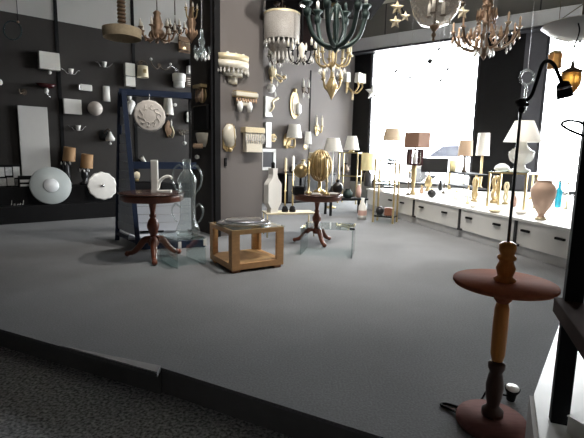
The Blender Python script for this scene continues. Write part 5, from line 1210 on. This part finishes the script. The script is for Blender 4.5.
# big white lamp
q = at_frame(fr3, fx(fr3, 519), .20, zf3); t, k, z_ = round_lamp(520.5, 0, 121.5, (17.5, 9, 20, m_wfab, 32), 'big white ornate ceramic lamp with a wide cream cone shade before the grey window panel', z=q)
b = MB(); b.lathe([(0, 0), (9*k, 0), (9*k, 2*k), (5*k, 4*k), (4*k, 7*k), (7*k, 11*k), (11*k, 17*k), (11.4*k, 20*k), (8*k, 22*k), (5*k, 25*k), (3.4*k, z_ + 2*k)], n=28, lobes=8, amp=.06); b.build('base', m_wcer, t)
for sx in (-1, 1): b = MB(); b.tube(curve([(sx*5*k, 0, 9*k), (sx*10*k, 0, 12*k), (sx*11.5*k, 0, 18*k), (sx*8*k, 0, 22*k)]), 1.2*k); b.build('scroll_handle', m_wcer, t)
cone_shade(t, (0, 0, z_), 17.5*k, 8.6*k, 20.5*k, m_wfab, sides=40)
# white cloth flower on the frame
q = at_frame(fr3, .12, .16, zf3); k = sc_at(q); t = thing('glass_flower', 'white leaf-shaped glass shade lying on the console left of the big white lamp', 'glass shade', q, .3)
b = MB(); b.lathe([(0, 0), (5*k, 0), (8.6*k, 2*k), (7*k, 5*k), (3*k, 7.5*k), (0, 8*k)], n=30, lobes=6, amp=.08, sy=.7, cap=False); b.build('petals', m_wcer, t); b = MB(); b.sph((6*k, -3*k, 1.6*k), 1.5*k); b.build('bud', m_paleg, t)
# brass sculptures
def sculpture(px, py, hpx, label, s=1.0, m_=None):
    q = on(px, py); k = sc_at(q)*s; t = thing('brass_sculpture', label, 'sculpture', q, .3); hh = hpx*sc_at(q)
    b = MB(); b.lathe([(0, 0), (4*k, 0), (4*k, 2*k), (2*k, 3*k)], n=18); b.build('base', m_gold, t)
    for sx in (-1, 1):
        b = MB(); b.tube(curve([(0, 0, 2*k), (sx*3.5*k, sx*.5*k, hh*.3), (sx*1.4*k, 0, hh*.55), (sx*3*k, 0, hh*.8), (sx*.6*k, 0, hh)]), [1.6*k]*24 + [.7*k]); b.build('leaf_blade', m_ or m_gold, t)
    return t
sculpture(494.5, 203, 27, 'twisted brass leaf lamp foot inside the framed console', 1.1)
sculpture(474, 201.5, 24, 'carved gilt lamp column at the left corner of the framed console', .8)
sculpture(505, 204, 22, 'slim gilded twisted lamp foot near the black pole of the floor lamp', .7, m_paleg)
# dish & white bits
for px, py, w_, lab, m_ in ((495, 212.5, 15, 'cream leaf-shaped glass dish lying near the platform edge', m_paleg), (521, 214, 15, 'white folded cloth shade lying under the big white lamp', m_wfab), (473, 207.5, 9, 'small white glass dish near the front of the platform', m_wcer), (381, 191, 8, 'white glass shade lying left of the black disc-footed lamp', m_wglass)):
    q = on(px, py); k = sc_at(q); t = thing('dish', lab, 'dish', q, .4)
    b = MB(); b.lathe([(0, .3*k), (w_*.3*k, .3*k), (w_*.5*k, 2.2*k), (w_*.46*k, 2.6*k), (w_*.2*k, 1.2*k), (0, 1*k)], n=28, lobes=7, amp=.06, sy=.6, cap=False); b.build('bowl', m_, t); b = MB(); b.lathe([(0, 0), (w_*.25*k, 0), (w_*.22*k, .6*k), (0, .6*k)], n=16, sy=.6, cap=False); b.build('foot', m_, t)
# terracotta vase
q = on(540.5, 219.5); k = sc_at(q); t = thing('vase', 'large pale terracotta amphora vase at the front of the window platform', 'vase', q)
b = MB(); b.lathe([(0, 0), (4.6*k, 0), (4.2*k, 2*k), (2.8*k, 4.5*k), (4*k, 7*k), (8*k, 14*k), (11*k, 23*k), (11.6*k, 29*k), (10.6*k, 33*k), (7.6*k, 36.5*k), (6.8*k, 38*k), (7.4*k, 39*k), (5.8*k, 38.4*k), (5.8*k, 36*k), (0, 30*k)], n=36, cap=False); b.build('body', m_terra, t)
b = MB(); b.lathe([(0, 0), (5.4*k, 0), (5.2*k, 1.4*k), (3.4*k, 3*k), (0, 3*k)], n=24, cap=False); b.build('gilt_foot', m_paleg, t)
# bottles, glassware at the right end
q = on(557.5, 207); k = sc_at(q); t = thing('bottle', 'slender turquoise blue glass bottle right of the terracotta vase', 'bottle', q)
b = MB(); b.lathe([(0, 0), (2.8*k, 0), (3*k, 2*k), (3*k, 16*k), (1.4*k, 20*k), (1.2*k, 24*k), (1.6*k, 25*k), (0, 25*k)], n=20, cap=False); b.build('body', m_blueg, t); b = MB(); b.lathe([(1.5*k, 25*k), (1.8*k, 27*k), (0, 27*k)], n=12); b.build('stopper', m_wglass, t)
q = on(553.5, 199); k = sc_at(q); hh = z_on_axis(q.x, q.y, 553.5, 164) - q.z; t = thing('candle_stand', 'dark wire candle stand rising behind the terracotta vase', 'candlestick', q)
b = MB(); b.tube([(0, 0, .005), (0, 0, hh)], .5*k); b.lathe([(0, 0), (4*k, 0), (3*k, 1*k), (0, 1.5*k)], n=16, cap=False); b.build('stem', m_bronze, t)
for f, w_ in ((.98, 2.2), (.72, 3.4), (.58, 2.6)): b = MB(); b.lathe([(0, hh*f - .4*k), (w_*k, hh*f), (w_*k, hh*f + .7*k), (0, hh*f + .7*k)], n=14, cap=False); b.build('cup', m_bronze, t)
for px, py, h_, w_, lab, m_ in ((563.5, 215, 21, 3.0, 'tall clear glass vase at the near end of the window platform', m_vglass), (570, 212, 15, 3.2, 'short round clear glass jar near the black rack', m_vglass), (566, 209, 27, 1.2, 'thin brass candlestick near the black rack', m_brass), (575, 217, 12, 3, 'white glass jar nearest the black rack', m_wglass), (531, 199, 26, 1.4, 'thin brass post lamp left of the terracotta vase', m_brass)):
    q = on(px, py); k = sc_at(q); nm = 'candlestick' if m_ is m_brass else 'jar'; t = thing(nm, lab, nm if nm == 'candlestick' else 'glass jar', q)
    if nm == 'jar':
        b = MB(); b.lathe([(0, 0), (w_*.8*k, 0), (w_*k, 2*k), (w_*k, h_*.7*k), (w_*.6*k, h_*.85*k), (w_*.7*k, h_*k)], n=20, cap=False); b.build('body', m_, t); b = MB(); b.lathe([(0, h_*k), (w_*.75*k, h_*k), (w_*.6*k, h_*k + 1.4*k), (0, h_*k + 2*k)], n=16, cap=False); b.build('lid', m_chrome, t)
    else:
        b = MB(); b.lathe([(0, 0), (w_*2.2*k, 0), (w_*2*k, 1*k), (w_*.7*k, 2*k), (w_*.6*k, h_*.9*k)], n=16); b.build('stem', m_, t); b = MB(); b.lathe([(w_*.6*k, h_*.9*k), (w_*1.4*k, h_*k), (0, h_*k)], n=12); b.build('candle_cup', m_gold, t)
# slim posts and small pieces
for px, py, h_, lab in ((449.5, 189.5, 18, 'slim gold table lamp stem between the two box shades and the tan shade'), (408, 195, 22, 'thin dark candlestick just left of the brown box shade lamp')):
    q = on(px, py); k = sc_at(q); t = thing('candlestick', lab, 'candlestick', q)
    b = MB(); b.lathe([(0, 0), (2.6*k, 0), (2.2*k, 1*k), (.7*k, 2*k), (.7*k, h_*k)], n=14); b.build('stem', m_gold if px > 440 else m_bronze, t); b = MB(); b.lathe([(.7*k, h_*k), (1.6*k, (h_+1.4)*k), (0, (h_+1.4)*k)], n=12); b.build('candle_cup', m_gold, t)

# far-end group: console on the floor with two white shaded lamps
fr5, h5, zf5, r5_ = frame(337, 356, (203, 204.5), 152, .30, 'slim gilded frame console with black shelf at the far end beside the window', (1.0, .55), zfloor=0.0, rail=False, glass=m_tglass)
for px, wq, top, lab in ((351, 9, 137.5, 'table lamp with a white cone shade on the gilded frame console by the window'),):
    q = at_frame(fr5, max(.08, fx(fr5, px)), .15, zf5); k = sc_at(q)
    t = thing('table_lamp', lab, 'table lamp', q)
    b = MB(); b.lathe([(0, 0), (3*k, 0), (2.6*k, 1*k), (1*k, 1.6*k), (1*k, 4*k)], n=16); b.build('base', m_brass, t); cone_shade(t, (0, 0, 2*k), wq*.86*k, wq*.5*k, 13.5*k, m_wfab)
# white lamp standing behind the right pedestal table
q = F(331, 208); k = sc_at(q); hh = z_on_axis(q.x, q.y, 331, 138)
t = thing('floor_lamp', 'slim white-shaded floor lamp behind the openwork brass globe', 'floor lamp', q)
b = MB(); b.lathe([(0, 0), (5*k, 0), (4.6*k, 1.6*k), (1*k, 2.6*k)], n=20); b.build('base', m_brass, t); b = MB(); b.tube([(0, 0, .01), (0, 0, hh - 8*k)], .8*k); b.build('pole', m_wcer, t); cone_shade(t, (0, 0, hh - 13*k), 9.6*k, 6*k, 13*k, m_wfab)
# dark low table with odds and ends behind the pedestal table
q0 = F(331, 216); k = sc_at(q0); zz = .34
t = thing('low_table', 'low black table holding pots between the right pedestal table and the window platform', 'low table', q0, rA - .35)
wq = 44*k; b = MB(); b.box((wq/2 - .06, .16, zz - .02), (wq, .34, .04), bev=.004); b.build('tabletop', m_black, t)
for x in (0, wq - .12):
    for y in (.03, .29): b = MB(); b.box((x, y, (zz - .04)/2), (.04, .04, zz - .04)); b.build('leg', m_black, t)
Rl = Matrix.Rotation(rA - .35, 3, 'Z')
def onlt(x, y): q = q0 + Rl @ Vec((x, y, 0)); q.z = zz + .0005; return q
for x, y, rr, h_, lab, m_ in ((.08, .14, .10, .22, 'round black pot on the low black table behind the right pedestal table', m_satin), (.34, .12, .10, .17, 'grey-green pot in the middle of the low black table', m_verd), (.55, .15, .055, .26, 'pale pink ceramic bottle at the right end of the low black table', m_pink)):
    q = onlt(x*wq/.72, y); t = thing('pot' if m_ is not m_pink else 'bottle', lab, 'pot' if m_ is not m_pink else 'bottle', q)
    b = MB(); b.lathe([(0, 0), (rr*.7, 0), (rr, h_*.35), (rr*.9, h_*.7), (rr*.5, h_*.9), (rr*.55, h_)], n=24); b.build('body', m_, t); b = MB(); b.lathe([(rr*.56, h_), (rr*.6, h_ + .012), (0, h_ + .02)], n=20); b.build('lid', m_black if m_ is not m_pink else m_wcer, t)
# brass shelf stand on the floor before the platform
fr6, h6, zf6, r6_ = frame(372, 393, (222, 224), 159, .28, 'tall brass stand with a low shelf of pots on the floor before the window platform', (1.0, .62, .11), zfloor=0.0, rail=True, glass=m_tglass, name='shelf_stand')
zs6 = h6*.11 - .012 + .02
for x, lab, kind_ in ((.09, 'dark round pot on the low shelf of the brass stand, left', 'pot'), (.25, 'rust red box on the low shelf of the brass stand, right', 'box')):
    q = fr6.location + Matrix.Rotation(r6_, 3, 'Z') @ Vec((x, .14, 0)); q.z = zs6 + .001; t = thing(kind_, lab, kind_, q, r6_ + .2)
    if kind_ == 'pot': b = MB(); b.lathe([(0, 0), (.05, 0), (.075, .05), (.07, .10), (.045, .13)], n=20); b.build('body', m_satin, t); b = MB(); b.lathe([(.05, .13), (.05, .14), (0, .15)], n=16); b.build('lid', m_wine, t)
    else: b = MB(); b.box((0, 0, .06), (.13, .12, .12), bev=.004); b.build('body', m_rust, t); b = MB(); b.box((0, 0, .126), (.134, .124, .012)); b.build('lid', m_rust, t)
q = F(362, 219); k = sc_at(q); t = thing('bottle', 'white bottle with a pink band on the floor left of the brass stand', 'bottle', q)
b = MB(); b.lathe([(0, 0), (4*k, 0), (4.4*k, 3*k), (4*k, 13*k), (1.6*k, 17*k), (1.6*k, 21*k), (0, 21*k)], n=20, cap=False); b.build('body', m_wcer, t); b = MB(); b.lathe([(4.5*k, 4*k), (4.4*k, 9*k)], n=20, cap=False); b.build('band', m_pink, t)
# black chest along the back wall
q0 = A(287, 208, .46); q0.z = 0; kk = sc_at(q0)
t = thing('chest', 'long low black chest against the back wall behind the right pedestal table', 'chest', q0, rA)
Lc = 62*kk/.93; hc = .70
b = MB(); b.box((Lc/2, .21, hc/2), (Lc, .42, hc), bev=.006); b.build('body', m_black, t)
b = MB(); b.box((Lc/2, .21, hc + .012), (Lc + .03, .44, .024), bev=.004); b.build('top_board', m_satin, t)
for i in range(3): b = MB(); b.box((Lc*(i + .5)/3, -.008, hc*.5), (Lc/3 - .03, .016, hc - .08)); b.build('door', m_satin, t)
# odds and ends on the chest
Rc = Matrix.Rotation(rA, 3, 'Z')
def onch(px): 
    q = PL(px, 170, q0 - nA*.2, nA); q.z = hc + .0245; return q
def small(kind, label, q, cat, h, w, m_, m2, top='lid'):
    k = sc_at(q); t = thing(kind, label, cat, q, .2)
    b = MB(); b.lathe([(0, 0), (w*.7*k, 0), (w*k, h*.3*k), (w*.9*k, h*.65*k), (w*.45*k, h*.85*k), (w*.5*k, h*k)], n=22); b.build('body', m_, t)
    b = MB(); b.lathe([(w*.52*k, h*k), (w*.56*k, (h+.8)*k), (0, (h+1.6)*k)], n=16); b.build(top, m2, t); return t
small('pot', 'round black jar on the black chest left of the openwork globe', onch(294), 'pot', 9, 5, m_satin, m_black)
small('urn', 'pale gilded urn on the black chest behind the candle lamps', onch(303), 'urn', 12, 4, m_paleg, m_gold)
small('pot', 'squat dark bronze pot at the right end of the black chest', onch(345), 'pot', 8, 4.5, m_bronze, m_black)
q = onch(313); k = sc_at(q)
t = thing('table_lamp', 'small black lamp with a cream cone shade on the black chest, mostly behind the globe', 'table lamp', q)
b = MB(); b.lathe([(0, 0), (4*k, 0), (3*k, 2*k), (1*k, 4*k), (1*k, 14*k)], n=16); b.build('base', m_black, t); cone_shade(t, (0, 0, 11*k), 6*k, 4*k, 9*k, m_cream)
# more small pieces along the worktop
small('jar', 'small white glass jar at the far end of the worktop left of the disc-footed lamp', on(377.5, 187), 'glass jar', 7, 2.6, m_wglass, m_chrome)
small('jar', 'dark little bottle at the far end of the worktop beside the yellow shade lamp', on(374, 187.5), 'bottle', 12, 1.8, m_bronze, m_black)
small('jar', 'black glass jar behind the gold pineapple lamp base', on(440, 190.5), 'glass jar', 9, 2.6, m_satin, m_black)
small('jar', 'white porcelain jar between the black ball lamp and the gilt column', on(456, 199.5), 'glass jar', 8, 3.0, m_wcer, m_brass)
small('jar', 'little amber jar right of the brown box shade lamp', on(421.5, 193.5), 'glass jar', 7, 2.2, m_amberc, m_brass)
small('urn', 'small pink urn standing under the big white lamp', on(513, 206.5), 'urn', 13, 3.2, m_pink, m_paleg)
small('jar', 'clear glass jar left of the turquoise bottle behind the terracotta vase', on(551, 208), 'glass jar', 14, 2.6, m_vglass, m_chrome)
for px, py, h_, lab in ((443.5, 193.5, 17, 'slim dark metal candlestick right of the black jar'), (467.5, 203.5, 17, 'slim brass candlestick left of the carved gilt column'), (547.5, 200, 31, 'thin brass rod lamp rising just behind the terracotta vase')):
    q = on(px, py); k = sc_at(q); t = thing('candlestick', lab, 'candlestick', q)
    mm = m_bronze if px < 465 else m_brass
    b = MB(); b.lathe([(0, 0), (2.4*k, 0), (2.0*k, 1*k), (.6*k, 2*k), (.6*k, h_*k)], n=14); b.build('stem', mm, t); b = MB(); b.lathe([(.6*k, h_*k), (1.5*k, (h_+1.2)*k), (0, (h_+1.2)*k)], n=12); b.build('candle_cup', m_gold, t)
